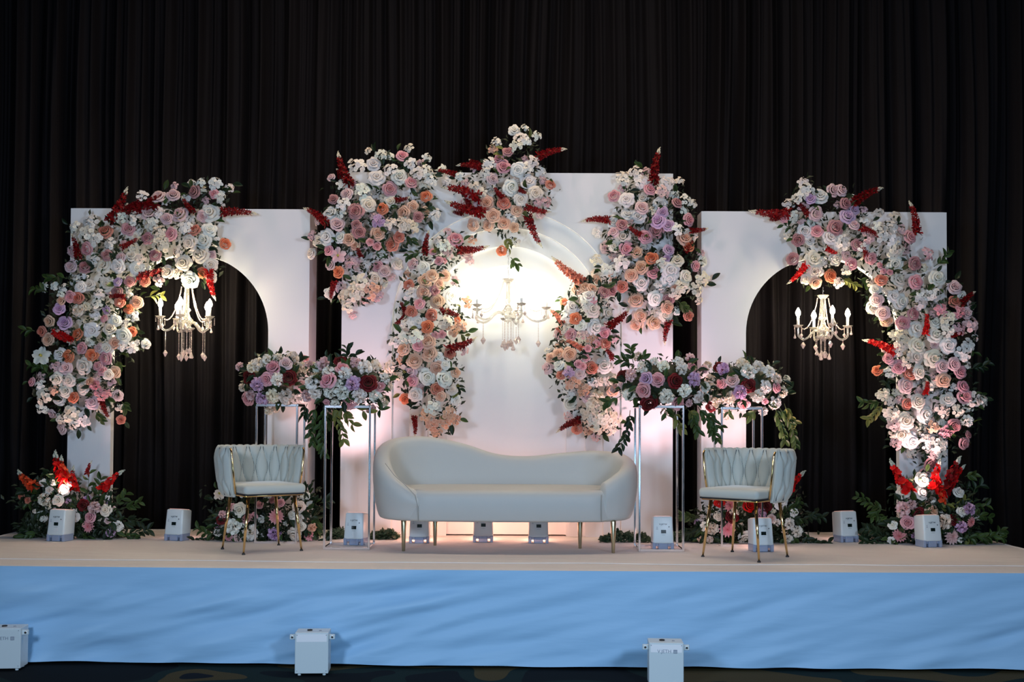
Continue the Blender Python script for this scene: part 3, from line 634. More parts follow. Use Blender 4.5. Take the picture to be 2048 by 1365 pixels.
J_ = """R 775 295 45 k;R 775 385 38 s;D 810 400 910 330;R 850 455 36 k;B 800 450 42 p;B 870 530 55 k;B 800 550 42 k;B 730 490 48 c;B 690 440 42 p;W 445 385 50 w;W 400 350 42 w;R 290 375 42 k;R 265 420 40 c;R 330 455 44 k;R 350 500 40 y;R 455 515 44 p;R 520 460 38 m;W 540 550 50 w;W 655 590 50 w;B 730 560 45 w;W 735 655 50 w
W 545 655 55 c;W 535 730 52 c;W 645 735 55 c;R 700 785 42 k;R 770 770 42 k;R 810 820 42 p;B 830 700 55 w;B 855 655 40 w;R 365 735 35 p;R 390 760 30 k;R 425 790 42 p;R 292 810 32 o;R 495 830 42 s;W 555 820 42 c;R 705 870 46 y;R 470 905 50 k;B 620 900 42 c;R 545 1005 48 c;R 480 1020 35 s;W 595 1085 55 w;W 470 1125 52 c
B 330 960 42 c;B 375 1010 42 c;B 380 1080 48 c;B 400 1150 45 k;W 445 1210 48 c;W 508 1250 52 w;B 420 1260 42 k;R 830 910 40 p;R 840 970 46 p;B 900 990 46 w;B 945 1000 38 w;W 730 990 45 w;B 700 1060 46 c;B 790 1060 42 c;P 850 1125 42 w;R 770 1155 44 m;B 720 1190 42 p;B 640 1160 38 y;R 835 1265 38 p;R 860 1210 25 m
B 590 1235 32 c;B 670 1270 50 w;B 680 1320 40 w;B 640 1340 28 k;B 580 340 42 w;B 645 345 42 w;B 560 390 42 w;B 450 600 48 c;B 430 680 46 c;B 480 760 38 c;B 400 590 36 c;R 650 650 25 k;R 625 1390 38 m
D 590 590 580 430 R;D 410 700 190 640 R;D 590 960 585 860 R;D 760 590 850 590;V 330 1010 210 1010 g;V 330 1010 240 1110 Y;V 860 800 975 770 G;V 390 940 350 890 G;V 590 1310 600 1370 G"""
Bouquet('flower_garland', 'long garland of roses curving down the right side of the right arch board', 'garland', YP - .02, nref=7).add(1380, 340, 3.2, I_).add(1660, 480, 3.103, J_).build(fill=45, nfol=2600, nleaf=150)

# ------------------------------------------------------------------ stands with their centrepieces
def stand(label, x0, x1, yb, ytop, Y=None, dep=.30):
    a = G(x0, yb, SZ); b_ = G(x1, yb, SZ); Yf = (a.y + b_.y) / 2; ztop = P(x0, ytop, Yf).z - SZ
    cx = (a.x + b_.x) / 2; hw = (b_.x - a.x) / 2; th = thing('flower_stand', label, 'stand', (cx, Yf + dep / 2, SZ)); hd = dep / 2; r = .0075
    for sx in (-1, 1):
        for sy in (-1, 1):
            bm = bmesh.new(); box(bm, sx * hw - r, sx * hw + r, sy * hd - r, sy * hd + r, .0, ztop, .002, 1); obj('post', bm, M_chrome, th)
    for z in (.009, ztop + .004):
        for (ax, s_) in (('x', -1), ('x', 1), ('y', -1), ('y', 1)):
            bm = bmesh.new()
            if ax == 'x': box(bm, -hw + r, hw - r, s_ * hd - r * .9, s_ * hd + r * .9, z - .008, z + .008)
            else: box(bm, s_ * hw - r * .9, s_ * hw + r * .9, -hd + r, hd - r, z - .008, z + .008)
            obj('rail', bm, M_chrome, th)
    bm = bmesh.new(); box(bm, -hw, hw, -hd, hd, ztop + .012, ztop + .018); obj('top_plate', bm, M_glass, th)
    return Yf + dep / 2, ztop
ys2, _ = stand('tall chrome frame stand nearest the sofa on its left', 648, 738, 1100, 815)
ys1, _ = stand('tall chrome frame stand behind the left chair', 510, 592, 1088, 812)
ys3, _ = stand('tall chrome frame stand just right of the sofa', 1279, 1366, 1104, 815)
ys4, _ = stand('tall chrome frame stand behind the right chair', 1444, 1524, 1094, 818)
T1 = """P 295 150 50 c;P 258 165 40 c;R 235 225 40 r;R 385 165 42 p;R 460 145 40 k;P 500 112 45 c;P 555 175 48 c;R 345 240 42 p;P 410 240 45 w;R 475 230 50 r;P 290 270 48 l;R 550 275 45 k;P 320 355 48 l;P 380 340 46 c;P 465 345 55 c;R 230 360 42 p;P 250 335 36 k;R 578 122 28 p;P 410 115 38 c;P 345 120 36 w;P 560 345 40 w"""
T2 = """P 690 150 50 k;R 790 128 38 r;R 800 168 40 p;P 880 140 40 k;P 720 195 45 w;P 820 205 45 w;R 715 245 50 p;P 620 260 50 w;P 645 320 50 w;P 730 310 48 w;P 870 265 52 l;R 960 262 52 r;R 1035 280 36 p;P 940 170 50 w;P 1000 160 46 c;P 805 320 48 w;P 905 340 50 w;R 850 385 42 p;R 705 380 20 p;P 1000 340 45 w;P 1050 370 42 c;P 590 340 42 k;P 1060 235 38 w;P 655 170 38 w
V 700 400 690 680 g;V 650 400 620 620 g;V 590 390 570 460 G;V 740 400 810 600 Y;V 780 400 860 510 Y;L 870 400 960 440 Y;L 1040 220 1080 240 g;V 840 110 830 60 G;L 820 100 880 90 G;L 1010 400 1050 430 g;V 720 420 690 560 g"""
U3 = """R 195 215 38 r;P 245 210 42 k;P 315 165 42 w;R 330 230 40 l;R 400 238 42 p;P 435 160 42 w;R 508 245 46 r;P 540 170 45 w;R 605 160 30 p;P 525 130 36 w;P 615 235 48 l;R 315 300 44 p;P 230 320 45 w;P 455 335 50 w;P 560 300 45 w;P 640 340 40 w;R 522 382 40 p;R 350 375 50 r;P 685 345 32 w;P 680 280 38 w;P 380 130 28 w;R 190 265 30 k
V 250 150 180 120 g;V 260 140 240 60 g;L 300 140 320 100 g;V 640 400 745 580 g;V 620 400 640 540 g;V 235 420 175 640 G;V 500 420 540 520 Y;V 580 410 610 460 Y;L 440 400 460 450 g;V 680 420 770 520 g;V 190 330 100 370 g"""
U4 = """R 765 160 32 r;P 790 175 42 l;R 845 240 40 k;R 780 258 32 p;R 940 270 44 r;P 890 310 48 l;R 912 387 38 p;P 940 190 52 w;P 905 145 42 c;P 1000 160 42 w;P 1060 190 42 w;P 1040 280 45 w;P 995 335 42 w;P 1095 375 45 w;R 1110 285 32 p;P 1140 310 38 c;R 1040 368 20 p;P 830 340 45 c;P 760 370 42 c;R 715 400 32 r;P 720 290 38 c;P 712 235 34 c;P 1105 230 38 c
V 1120 400 1220 620 g;V 1100 400 1160 590 g;V 1150 380 1210 480 Y;V 980 420 950 450 g;L 830 400 820 440 g"""
k_ = dict(mode='ball', bump=.24)
Bouquet('floral_centrepiece', 'rose and peony ball on the stand behind the left chair', 'centrepiece', ys1, **k_).add(420, 680, 3.033, T1).build(fill=6, fillmix='PP', fillcol='wck', nfol=700, nleaf=45, fill_r=(9, 12))
Bouquet('floral_centrepiece', 'rose and peony ball with trailing leaves left of the sofa', 'centrepiece', ys2, **k_).add(420, 680, 3.033, T2).build(fill=6, fillmix='PP', fillcol='wck', nfol=700, nleaf=45, fill_r=(9, 12))
Bouquet('floral_centrepiece', 'rose and peony ball with trailing leaves right of the sofa', 'centrepiece', ys3, **k_).add(1180, 680, 2.967, U3).build(fill=6, fillmix='PP', fillcol='wck', nfol=700, nleaf=45, fill_r=(9, 12))
Bouquet('floral_centrepiece', 'rose and peony ball on the stand behind the right chair', 'centrepiece', ys4, **k_).add(1180, 680, 2.967, U4).build(fill=6, fillmix='PP', fillcol='wck', nfol=700, nleaf=45, fill_r=(9, 12))

# ------------------------------------------------------------------ floor arrangements
M_ = """G 350 560 130 290 O;G 730 520 630 50;G 760 480 700 120 O;G 850 600 860 260;G 1000 400 1090 210 d;G 1180 610 1520 350;W 440 490 55 w;W 565 480 50 c;W 510 590 52 c;P 440 710 88 c;W 620 720 72 c;W 760 520 42 c;W 690 600 72 w;P 500 780 65 c;W 410 940 72 w;W 820 930 88 c;R 145 670 48 s;R 235 720 52 s;R 245 585 26 p;P 1100 820 88 k;R 950 790 75 r;R 1045 940 75 p
M 1020 1060 85 p;W 1240 850 78 c;W 1255 680 38 w;R 1345 830 32 k;W 1400 1060 68 w;P 1310 1140 70 l;R 1270 990 42 k;L 1000 700 1040 380 g;V 1100 700 1180 460 g;V 1350 800 1500 650 g;V 1450 820 1670 750 g;V 1480 950 1700 1000 G;V 1500 1150 1790 1110 G;V 1450 1170 1620 1210 g;V 400 1150 130 1210 g;V 350 1200 200 1100 G;V 800 1150 1040 1230 g;V 1180 1050 1280 1150 g;L 730 800 770 680 Y;L 850 850 870 740 g;V 380 650 160 590 G;V 500 480 520 360 G;V 900 1050 960 930 g"""
N_ = """G 710 440 505 25;G 980 420 1100 50;G 1090 570 1120 310 O;G 1120 420 1340 30 d;G 1180 360 1380 130;G 1100 500 1060 200;W 860 290 88 c;W 845 450 86 w;W 630 430 78 c;W 1285 440 66 w;P 620 640 95 k;P 720 590 66 k;R 960 670 88 y;R 810 700 76 r;R 680 800 82 p;W 500 830 52 w;M 580 950 88 p;P 1120 790 95 c;P 1400 640 85 l;W 1330 660 66 w;R 1220 770 62 r;P 1310 850 76 l;M 1420 790 68 p;M 1200 960 105 k
P 760 950 48 l;W 480 1010 42 w;P 830 880 50 c;P 1300 1000 42 w;V 420 660 100 500 g;V 350 640 270 720 g;V 450 720 390 740 g;V 1480 700 1620 740 g;V 1450 600 1580 600 g;V 1300 1000 1800 980 g;V 1500 1040 1780 900 g;V 1400 960 1420 1040 Y;V 1000 560 1180 600 Y;V 1200 640 1340 540 Y;V 1350 260 1440 240 g;V 1440 500 1520 360 G;V 420 1000 180 860 G;V 450 1030 160 1020 G;V 720 1020 800 960 g;L 800 640 850 560 Y"""
Q_ = """O 100 650 65 c;W 295 815 75 c;R 215 790 48 p;R 360 890 52 m;R 440 880 42 p;P 130 860 48 k;P 235 980 88 w;P 400 1040 90 w;P 335 1075 55 w;R 280 1100 48 k;R 190 1090 46 p;P 80 1040 46 w;M 670 880 80 p;P 655 1050 78 l;W 850 1070 72 c;W 920 980 48 c;P 1030 990 52 y;P 1000 1080 52 p;W 900 780 62 c;R 715 740 42 p;R 630 710 36 m;W 960 670 46 w;W 1020 760 42 w
W 590 650 46 w;W 330 650 38 w;W 830 870 46 w;W 910 890 36 w;R 110 910 50 r;R 500 760 40 p;V 750 1000 770 880 g;V 1050 850 1080 1040 g;V 60 1060 -120 1000 g;V 50 1120 -150 1130 G;V 300 1150 30 1170 G;V 950 1150 1180 1140 G;V 1000 900 1100 830 G;V 560 700 760 640 g;V 1100 740 1180 720 G;V 480 1130 520 1150 g;V 700 1130 760 1150 g"""
S_ = """M 400 710 75 p;R 300 680 56 R;R 600 715 68 R;R 750 720 84 r;P 710 795 68 l;R 425 830 66 r;W 290 820 48 c;M 375 955 85 p;P 225 950 70 c;W 145 930 46 w;W 120 1080 46 y;W 560 1090 72 w;W 920 680 80 w;W 450 770 50 c;R 820 850 46 k;W 1060 790 44 w;P 1000 900 66 w;P 1080 980 66 w;P 1000 1050 46 w;G 960 610 1190 380;P 880 890 42 w;P 200 1060 40 c
V 200 1100 380 1160 g;V 100 850 -80 820 g;V 100 950 -100 1050 G;V 300 1050 350 1000 g;V 500 1000 480 900 g;V 950 760 1100 690 g;V 980 800 1100 880 g;V 1100 850 1260 800 G;V 1050 1000 1080 1140 g;V 1100 1120 1400 1100 G;V 1130 1060 1380 1130 G;V 350 1150 420 1080 g;V 1180 800 1330 830 G"""
fk = dict(fillmix='BWP', fillcol='wcl', fill_r=(5, 8), nfol=2200, floorz=SZ)
def floor_arr(label, Y, ox, oy, sc, text, **kw):
    q = dict(fk); q.update(kw)
    return Bouquet('floor_arrangement', label, 'flower arrangement', Y, bump=.20, nref=7).add(ox, oy, sc, text).build(**q)
floor_arr('floor bouquet with red gladioli at the foot of the left arch board', 8.86, 20, 890, 6.5, M_, fill=10, nleaf=110)
floor_arr('floor bouquet with red gladioli at the foot of the right arch board', 8.78, 1700, 910, 5.885, N_, fill=10, nleaf=110)
floor_arr('low pink and white floor bouquet behind the left chair', 8.80, 420, 860, 5.054, Q_, fill=8, nleaf=100)
floor_arr('low floor bouquet with dark red blooms behind the right chair', 8.80, 1380, 870, 5.054, S_, fill=8, nleaf=100)
def greenery(label, x0, x1, y0, y1, Y, n=700):
    rnd = random.Random(x0); c0 = P((x0 + x1) / 2, y1, Y); th = thing('greenery', label, 'plant', (c0.x, Y, SZ)); I = Matrix.Translation((-c0.x, -Y, -SZ))
    a, b_ = P(x0, y1, Y), P(x1, y1, Y); h = P(x0, y0, Y).z - SZ; bm = bmesh.new()
    for i in range(n):
        x = rnd.uniform(a.x, b_.x); e = math.sin(math.pi * (x - a.x) / (b_.x - a.x)) ** .4; z = SZ + rnd.random() ** .8 * h * e * (.7 + .5 * noise.noise(Vector((x * 14, 0, 0)))); c = Vector((x, Y + rnd.uniform(-.07, .08), z))
        d = Vector((rnd.gauss(0, 1), rnd.gauss(0, 1), abs(rnd.gauss(0, 1)) * .8)).normalized(); n_ = d.orthogonal().normalized(); n2 = d.cross(n_); L = rnd.uniform(.02, .036)
        v = [bm.verts.new(c), bm.verts.new(c + d * L * .5 + n_ * L * .35 + n2 * L * .1), bm.verts.new(c + d * L), bm.verts.new(c + d * L * .5 - n_ * L * .35 + n2 * L * .1)]
        bm.faces.new((v[0], v[1], v[2])); bm.faces.new((v[0], v[2], v[3]))
    for v in bm.verts: v.co.z = max(v.co.z, SZ + .004)
    tag(obj('foliage', bm, M_foliage_b, th, I), kind='stuff')
    bm = bmesh.new()
    for i in range(14):
        x = a.x + (b_.x - a.x) * (i + .5) / 14
        tube(bm, [(x, Y, SZ + .003), (x + rnd.uniform(-.03, .03), Y + rnd.uniform(-.03, .03), SZ + h * .6)], .002, 4)
    obj('stem', bm, M_stem, th, I)
greenery('strip of small green leaves left of the sofa', 742, 796, 1056, 1083, 8.85)
greenery('strip of small green leaves under the right end of the sofa', 1202, 1300, 1060, 1092, 8.72, 900)
greenery('dark green leaves behind the battery lamp right of the sofa', 1345, 1400, 1052, 1090, 8.80)
greenery('dark green leaves behind the battery lamp left of the sofa', 655, 688, 1050, 1080, 8.86, 500)
greenery('dark green leaves beside the battery lamp near the right arch', 1722, 1775, 1040, 1092, 8.85, 700)

# ------------------------------------------------------------------ sofa
def catmull(pts, n):
    out = []
    for i in range(len(pts) - 1):
        p0 = pts[max(i - 1, 0)]; p1 = pts[i]; p2 = pts[i + 1]; p3 = pts[min(i + 2, len(pts) - 1)]
        for k in range(n):
            t = k / n; out.append(tuple(.5 * (2 * b + (-a + c) * t + (2 * a - 5 * b + 4 * c - d) * t * t + (-a + 3 * b - 3 * c + d) * t ** 3) for a, b, c, d in zip(p0, p1, p2, p3)))
    out.append(tuple(pts[-1])); return out
so_c = P(1011, 1000, 8.0).x
sofa = thing('sofa', 'cream curved sofa with a wavy back on four brass legs', 'sofa', (so_c, 7.95, SZ), R(.6))
path = [(-.60, .00, .43), (-.74, .03, .50), (-.86, .13, .62), (-.905, .33, .735), (-.84, .57, .80), (-.62, .70, .815), (-.34, .735, .765), (-.08, .74, .685), (.16, .74, .665), (.42, .735, .69), (.66, .70, .71), (.85, .56, .70), (.905, .33, .66), (.87, .14, .61), (.79, .05, .56), (.69, .01, .50)]
cp = catmull(path, 8)
bm = bmesh.new(); rings = []
for i, (x, y, zt_) in enumerate(cp):
    q0 = cp[max(i - 1, 0)]; q1 = cp[min(i + 1, len(cp) - 1)]; t = Vector((q1[0] - q0[0], q1[1] - q0[1], 0)).normalized(); nr = Vector((-t.y, t.x, 0))   # outward is left of travel reversed
    nr = -nr if nr.dot(Vector((x, y - .35, 0))) < 0 else nr
    th_ = .065; zb = .225; ring = []
    prof = [(-th_, zb), (-th_, zb + (zt_ - zb) * .5), (-th_ * .98, zt_ - .055), (-th_ * .75, zt_ - .018), (-th_ * .3, zt_), (th_ * .3, zt_), (th_ * .8, zt_ - .022), (th_ * 1.05, zt_ - .07), (th_ * 1.05, zb + (zt_ - zb) * .55), (th_ * .75, zb + .10), (th_ * .35, zb + .015), (th_ * .1, zb)]
    for (a, z) in prof: ring.append(bm.verts.new(Vector((x, y, z)) + nr * a))
    rings.append(ring)
for a, b_ in zip(rings, rings[1:]):
    for k in range(len(a)): bm.faces.new((a[k], a[(k + 1) % len(a)], b_[(k + 1) % len(a)], b_[k])).smooth = True
for rg, d in ((rings[0], 1), (rings[-1], -1)):
    c = sum((v.co for v in rg), Vector()) / len(rg) + Vector((.02 * d, -.012, 0)); cv = bm.verts.new(c)
    for k in range(len(rg)): bm.faces.new((rg[k], rg[(k + 1) % len(rg)], cv)).smooth = True
bmesh.ops.recalc_face_normals(bm, faces=bm.faces)
o = obj('back_shell', bm, M_leather, sofa); md = o.modifiers.new('s', 'SUBSURF'); md.levels = 1; md.render_levels = 1
# seat: plan outline inside the shell, front bowed
front = [(-.62 + 1.30 * k / 16, -.055 - .035 * math.sin(math.pi * k / 16)) for k in range(17)]
backp = [(x * .97, y - .0) for x, y, z in cp[::-1] if y > .06]
outline = front + backp
bm = bmesh.new(); prof = [(.030, .225), (0.0, .245), (0.0, .395), (.006, .418), (.022, .436), (.05, .446), (.10, .450)]
cx0 = sum(p[0] for p in outline) / len(outline); cy0 = .32; rings = []
for ins, z in prof:
    rings.append([bm.verts.new((x - ins * (1 if x > cx0 else -1) * min(1, abs(x - cx0) / .6) * .7, y + (ins if y < .05 else -ins * .5), z)) for x, y in outline])
for a, b_ in zip(rings, rings[1:]):
    for k in range(len(a)): bm.faces.new((a[k], a[(k + 1) % len(a)], b_[(k + 1) % len(a)], b_[k])).smooth = True
tp = bm.verts.new((cx0, cy0, .452)); bt = bm.verts.new((cx0, cy0, .225))
for k in range(len(outline)):
    bm.faces.new((rings[-1][k], rings[-1][(k + 1) % len(outline)], tp)).smooth = True; bm.faces.new((rings[0][(k + 1) % len(outline)], rings[0][k], bt))
bmesh.ops.recalc_face_normals(bm, faces=bm.faces); obj('seat', bm, M_leather, sofa)
bm = bmesh.new(); tube(bm, [(-.612, -.064, .23), (-.615, -.07, .33), (-.635, -.062, .41), (-.70, -.035, .475), (-.79, .005, .55), (-.86, .07, .63)], .0022, 5); obj('seam', bm, mat('sofa_seam', (.36, .37, .36), .9), sofa); mat('crease_shade', (.11, .12, .13), .9)
bm = bmesh.new(); tube(bm, [(.675, -.062, .23), (.672, -.068, .33), (.675, -.058, .42)], .0022, 5); obj('seam', bm, bpy.data.materials['sofa_seam'], sofa)
Isofa = Matrix.Rotation(-R(.6), 4, 'Z') @ Matrix.Translation((-so_c, -7.95, -SZ))
for (px, py) in ((807, 1103), (870, 1092), (1160, 1098), (1227, 1108)):
    g = Isofa @ G(px, py, SZ); g.y = min(max(g.y, .03), .62)
    bm = bmesh.new(); lathe(bm, [(.010, 0), (.012, .004), (.020, .225), (.016, .235)], 16, (g.x, g.y, 0)); obj('leg', bm, M_brass, sofa)

# ------------------------------------------------------------------ chairs
def make_chair(label, loc, rz, mir=1):
    t = thing('lounge_chair', label, 'chair', loc, rz)
    W2, D2 = .245, .25; t.scale = (.95, .95, .965)
    # seat pad
    bm = bmesh.new(); box(bm, -W2, W2, -D2 - .02, D2 - .03, .43, .50, .03, 4); smooth(bm)
    for v in bm.verts:
        if v.co.z > .48: v.co.z += .012 * (1 - (v.co.x / W2) ** 2) * (1 - (v.co.y / D2) ** 2)
        if v.co.y > .0: v.co.x *= 1 - .08 * v.co.y / D2
    obj('seat', bm, M_velvet, t)
    # woven wrap-round back: interlaced vertical straps swelling between pinch points
    pl = [(-.275, -.09), (-.285, .02), (-.27, .14), (-.20, .25), (-.08, .285), (.08, .285), (.20, .25), (.27, .14), (.285, .02), (.275, -.09)]
    cpl = catmull([(a, b, 0) for a, b in pl], 54); Ls = [0]
    for a, b_ in zip(cpl, cpl[1:]): Ls.append(Ls[-1] + math.hypot(b_[0] - a[0], b_[1] - a[1]))
    tot = Ls[-1]; NS = 21; nv = 26
    def bound(k, v): return k + .38 * (-1) ** k * math.cos(2 * math.pi * (v * 1.0 - .04))
    def bulge(u, v):
        q = u * NS; k = int(math.floor(q))
        for kk in (k - 1, k, k + 1):
            a, b_ = bound(kk, v), bound(kk + 1, v)
            if a <= q < b_:
                w_ = (q - a) / (b_ - a); wid = b_ - a
                return .034 * min(1, wid) ** .8 * math.sqrt(max(0, 1 - (2 * w_ - 1) ** 2)) 
        return 0
    bm = bmesh.new(); faces = []
    for side in (1, -1):
        rows = []
        for j in range(nv + 1):
            v = j / nv; row = []
            for i, (x, y, _) in enumerate(cpl):
                u = Ls[i] / tot; a = cpl[max(i - 1, 0)]; b_ = cpl[min(i + 1, len(cpl) - 1)]
                tt = Vector((b_[0] - a[0], b_[1] - a[1], 0)).normalized(); nr = Vector((-tt.y, tt.x, 0)); nr = -nr if nr.dot(Vector((x, y, 0))) < 0 else nr
                z = .405 + (.775 - .405) * v
                inn = min(1, .06 + 6 * min(v, 1 - v)) ** .5 * min(1, .1 + 25 * min(u, 1 - u)) ** .5
                flare = 1 + .05 * v - .10 * (1 - v) ** 2
                p = Vector((x * flare, y * flare, z + .006 * math.sin(u * NS * math.pi) ** 2 * (1 if v > .9 else 0))) + nr * side * (.006 + inn * (.004 + bulge(u, v)))
                row.append(bm.verts.new(p))
            rows.append(row)
        for a, b_ in zip(rows, rows[1:]):
            for i in range(len(a) - 1): bm.faces.new((a[i], a[i + 1], b_[i + 1], b_[i])).smooth = True
        faces.append(rows)
    A, B = faces
    for r0, r1 in ((A[0], B[0]), (A[-1], B[-1]), ([r[0] for r in A], [r[0] for r in B]), ([r[-1] for r in A], [r[-1] for r in B])):
        for i in range(len(r0) - 1): bm.faces.new((r0[i], r0[i + 1], r1[i + 1], r1[i])).smooth = True
    bmesh.ops.recalc_face_normals(bm, faces=bm.faces)
    obj('woven_backrest', bm, M_velvet, t)
    for sx in (-1, 1):
        bm = bmesh.new(); tube(bm, [(sx * .252, -.115, .43), (sx * .275, -.12, .60), (sx * .288, -.118, .735), (sx * .290, -.105, .758), (sx * .290, -.08, .765)], .007, 8); obj('side_bar', bm, M_gold, t)
    bm = bmesh.new()      # dark grey tubes painting in the crease shade where the straps meet
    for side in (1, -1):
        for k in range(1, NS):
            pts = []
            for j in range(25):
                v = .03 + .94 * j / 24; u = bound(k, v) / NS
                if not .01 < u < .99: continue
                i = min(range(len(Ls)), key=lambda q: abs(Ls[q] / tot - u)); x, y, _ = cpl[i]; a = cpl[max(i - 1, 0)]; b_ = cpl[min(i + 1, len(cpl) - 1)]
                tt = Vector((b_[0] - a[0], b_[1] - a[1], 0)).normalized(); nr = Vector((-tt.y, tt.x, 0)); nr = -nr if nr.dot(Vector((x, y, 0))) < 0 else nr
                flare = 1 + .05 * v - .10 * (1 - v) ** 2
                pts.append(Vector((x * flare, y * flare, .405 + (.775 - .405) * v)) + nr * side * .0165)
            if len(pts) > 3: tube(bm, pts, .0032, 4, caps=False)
    tag(obj('crease_shade_lines', bm, bpy.data.materials['crease_shade'], t), kind='stuff')
    # studs at the pinch points
    for k in range(1, NS):
        u = k / NS; i = min(range(len(Ls)), key=lambda q: abs(Ls[q] / tot - u)); x, y, _ = cpl[i]
        if k % 2: continue
        a = cpl[max(i - 1, 0)]; b_ = cpl[min(i + 1, len(cpl) - 1)]; tt = Vector((b_[0] - a[0], b_[1] - a[1], 0)).normalized(); nr = Vector((-tt.y, tt.x, 0)); nr = -nr if nr.dot(Vector((x, y, 0))) < 0 else nr
        bm = bmesh.new(); p = Vector((x, y, .598)); bmesh.ops.create_icosphere(bm, subdivisions=1, radius=.0075, matrix=Matrix.Translation(p - nr * .026)); obj('stud', smooth(bm), M_chrome, t)
    bm = bmesh.new()
    for s_ in (-1, 1):
        tube(bm, [(s_ * .22, -.24, .422), (s_ * .215, .2, .422)], .009, 8); tube(bm, [(-.22, s_ * .22 - .02, .422), (.22, s_ * .22 - .02, .422)], .009, 8)
    obj('frame_rail', bm, M_gold, t)
    bm = bmesh.new(); box(bm, -.235, .235, -.255, .21, .424, .436); obj('seat_board', bm, M_black, t)
    for sx in (-1, 1):
        for sy in (-1, 1):
            a = Vector((sx * .180, sy * .175 - .01, .425)); b_ = Vector((sx * .228, sy * .212 - .01, .012))
            bm = bmesh.new(); tube(bm, [a, b_], .0135, 12, .0075); leg = obj('leg', bm, M_gold, t)
            bm = bmesh.new(); lathe(bm, [(.013, 0), (.013, .006), (.008, .014)], 10, (b_.x, b_.y, 0)); obj('foot_cap', bm, M_black, leg)
    return t
g = G(498, 1111, SZ)
make_chair('pale woven-back chair with gold legs, left of the sofa', (G(514, 1105, SZ).x, g.y + .31, SZ), R(35))
g = G(1497, 1126, SZ)
make_chair('pale woven-back chair with gold legs, right of the sofa', (G(1494, 1116, SZ).x, g.y + .31, SZ), R(-41))

# ------------------------------------------------------------------ battery uplights on the stage
def text_mesh(s, size, extr=.0004, align='CENTER'):
    c = bpy.data.curves.new('txt', 'FONT'); c.body = s; c.size = size; c.extrude = extr; c.align_x = align; c.align_y = 'CENTER'; c.resolution_u = 2
    o = bpy.data.objects.new('txt', c); COL.objects.link(o); dg = bpy.context.evaluated_depsgraph_get(); me = bpy.data.meshes.new_from_object(o.evaluated_get(dg)); bpy.data.objects.remove(o); bpy.data.curves.remove(c); return me
TXT = text_mesh('V.JETW', .018, .0007); TXT2 = text_mesh('o o o o', .009); TXT3 = text_mesh('- - - - - - - -', .008)
TXTF = text_mesh('V.JETH', .028)
def stage_lamp(label, px, py, yaw=0, bigpw=1.0, col=None, screen=True):
    g = G(px, py, SZ); t = thing('battery_uplight', label, 'stage light', (g.x, g.y + .07, SZ), R(yaw))
    t.scale = (1.0, .95, .88); tl = Matrix.Translation((0, 0, .045)) @ Matrix.Rotation(R(-7), 4, 'X')
    bm = bmesh.new(); box(bm, -.071, .071, -.07, .075, 0, .225, .014, 3); smooth(bm)
    for v in bm.verts:
        if v.co.z < .1: v.co.x *= 1.07
        if v.co.z < .02 and abs(v.co.x) < .05: v.co.z += .022
    body = obj('housing', bm, M_case, t, tl)
    bm = bmesh.new()
    for s_ in (-1, 1): box(bm, s_ * .066 - .012, s_ * .066 + .012, -.066, .06, .0, .062, .004, 1)
    box(bm, -.035, .035, -.064, .03, .0, .055, .008, 2)
    box(bm, -.056, .056, -.05, .05, .03, .06); obj('bumper_foot', bm, M_smoke, t)
    face = tl @ Matrix.Translation((0, -.0708, 0)) @ Matrix.Rotation(R(90), 4, 'X')
    def onf(name, me, mt, x, y): return obj(name, me, mt, t, face @ Matrix.Translation((x, y, .0003)))
    onf('lettering', TXT, M_print, 0, .158)
    bm = bmesh.new(); box(bm, -.018, .018, -.014, .014, 0, .002); onf('screen', bm, M_screen, .002, .098)
    onf('lettering', TXT2, M_print, .002, .072); onf('lettering', TXT3, M_greyprint, 0, .142)
    bm = bmesh.new(); lathe(bm, [(.004, 0), (.004, .003), (.002, .004)], 10); onf('button', bm, M_print, .042, .138)
    bm = bmesh.new(); box(bm, -.006, .006, -.001, .001, 0, .0008); box(bm, -.001, .001, -.012, .0, 0, .0008); box(bm, -.007, .007, -.018, -.014, 0, .0008); onf('pictogram', bm, M_greyprint, -.045, .135)
    bm = bmesh.new(); box(bm, -.055, .055, -.055, .06, .2252, .2285, .003, 1); obj('lamp_lens', bm, M_lens, t, tl)
    return t, g
def uplight(label, px, py, yaw=0, pw=22, aim=None, col=UPL, spot=82):
    t, g = stage_lamp(label, px, py, yaw)
    src = Vector((g.x, g.y + .07, SZ + .36)); tgt = Vector(aim) if aim else Vector((g.x, 9.3, 3.2))
    l = light('uplight_beam', 'SPOT', src, tgt, col, pw, .045, spot=spot, blend=1)
    light('uplight_spill', 'POINT', (g.x, g.y + .26, SZ + .10), tgt, (1, .55, .48) if spot < 100 else (1, .46, .32), .6 if spot < 100 else 2.4, .04)
    return t
PK = (1.0, .62, .62)
uplight('white battery uplight in front of the far left floor bouquet', 113, 1084, -14, 42, (-3.4, 9.3, 2.6), PK)
uplight('white battery uplight alone on bare cloth inside the left arch', 349, 1083, -14, 40, (-2.8, 9.4, 2.8), (1, .66, .6))
uplight('white battery uplight between the legs of the stand left of the sofa', 709, 1092, -10, 75, (-1.5, 9.2, 2.6), (1, .58, .60))
uplight('white battery uplight seen under the left part of the sofa', 838, 1088, 0, 9, (-.75, 9.3, 1.9), (1, .50, .36), 165)
uplight('white battery uplight seen under the middle of the sofa', 966, 1086, 0, 9, (-.1, 9.4, 1.8), (1, .50, .36), 165)
uplight('white battery uplight seen under the right part of the sofa', 1077, 1088, 0, 9, (.35, 9.4, 1.8), (1, .50, .36), 165)
uplight('white battery uplight between the legs of the stand right of the sofa', 1327, 1101, 0, 75, (1.15, 9.2, 2.6), (1, .60, .66))
uplight('white battery uplight beside the right chair legs', 1526, 1105, 6, 80, (1.85, 9.2, 2.6), (1, .60, .62))
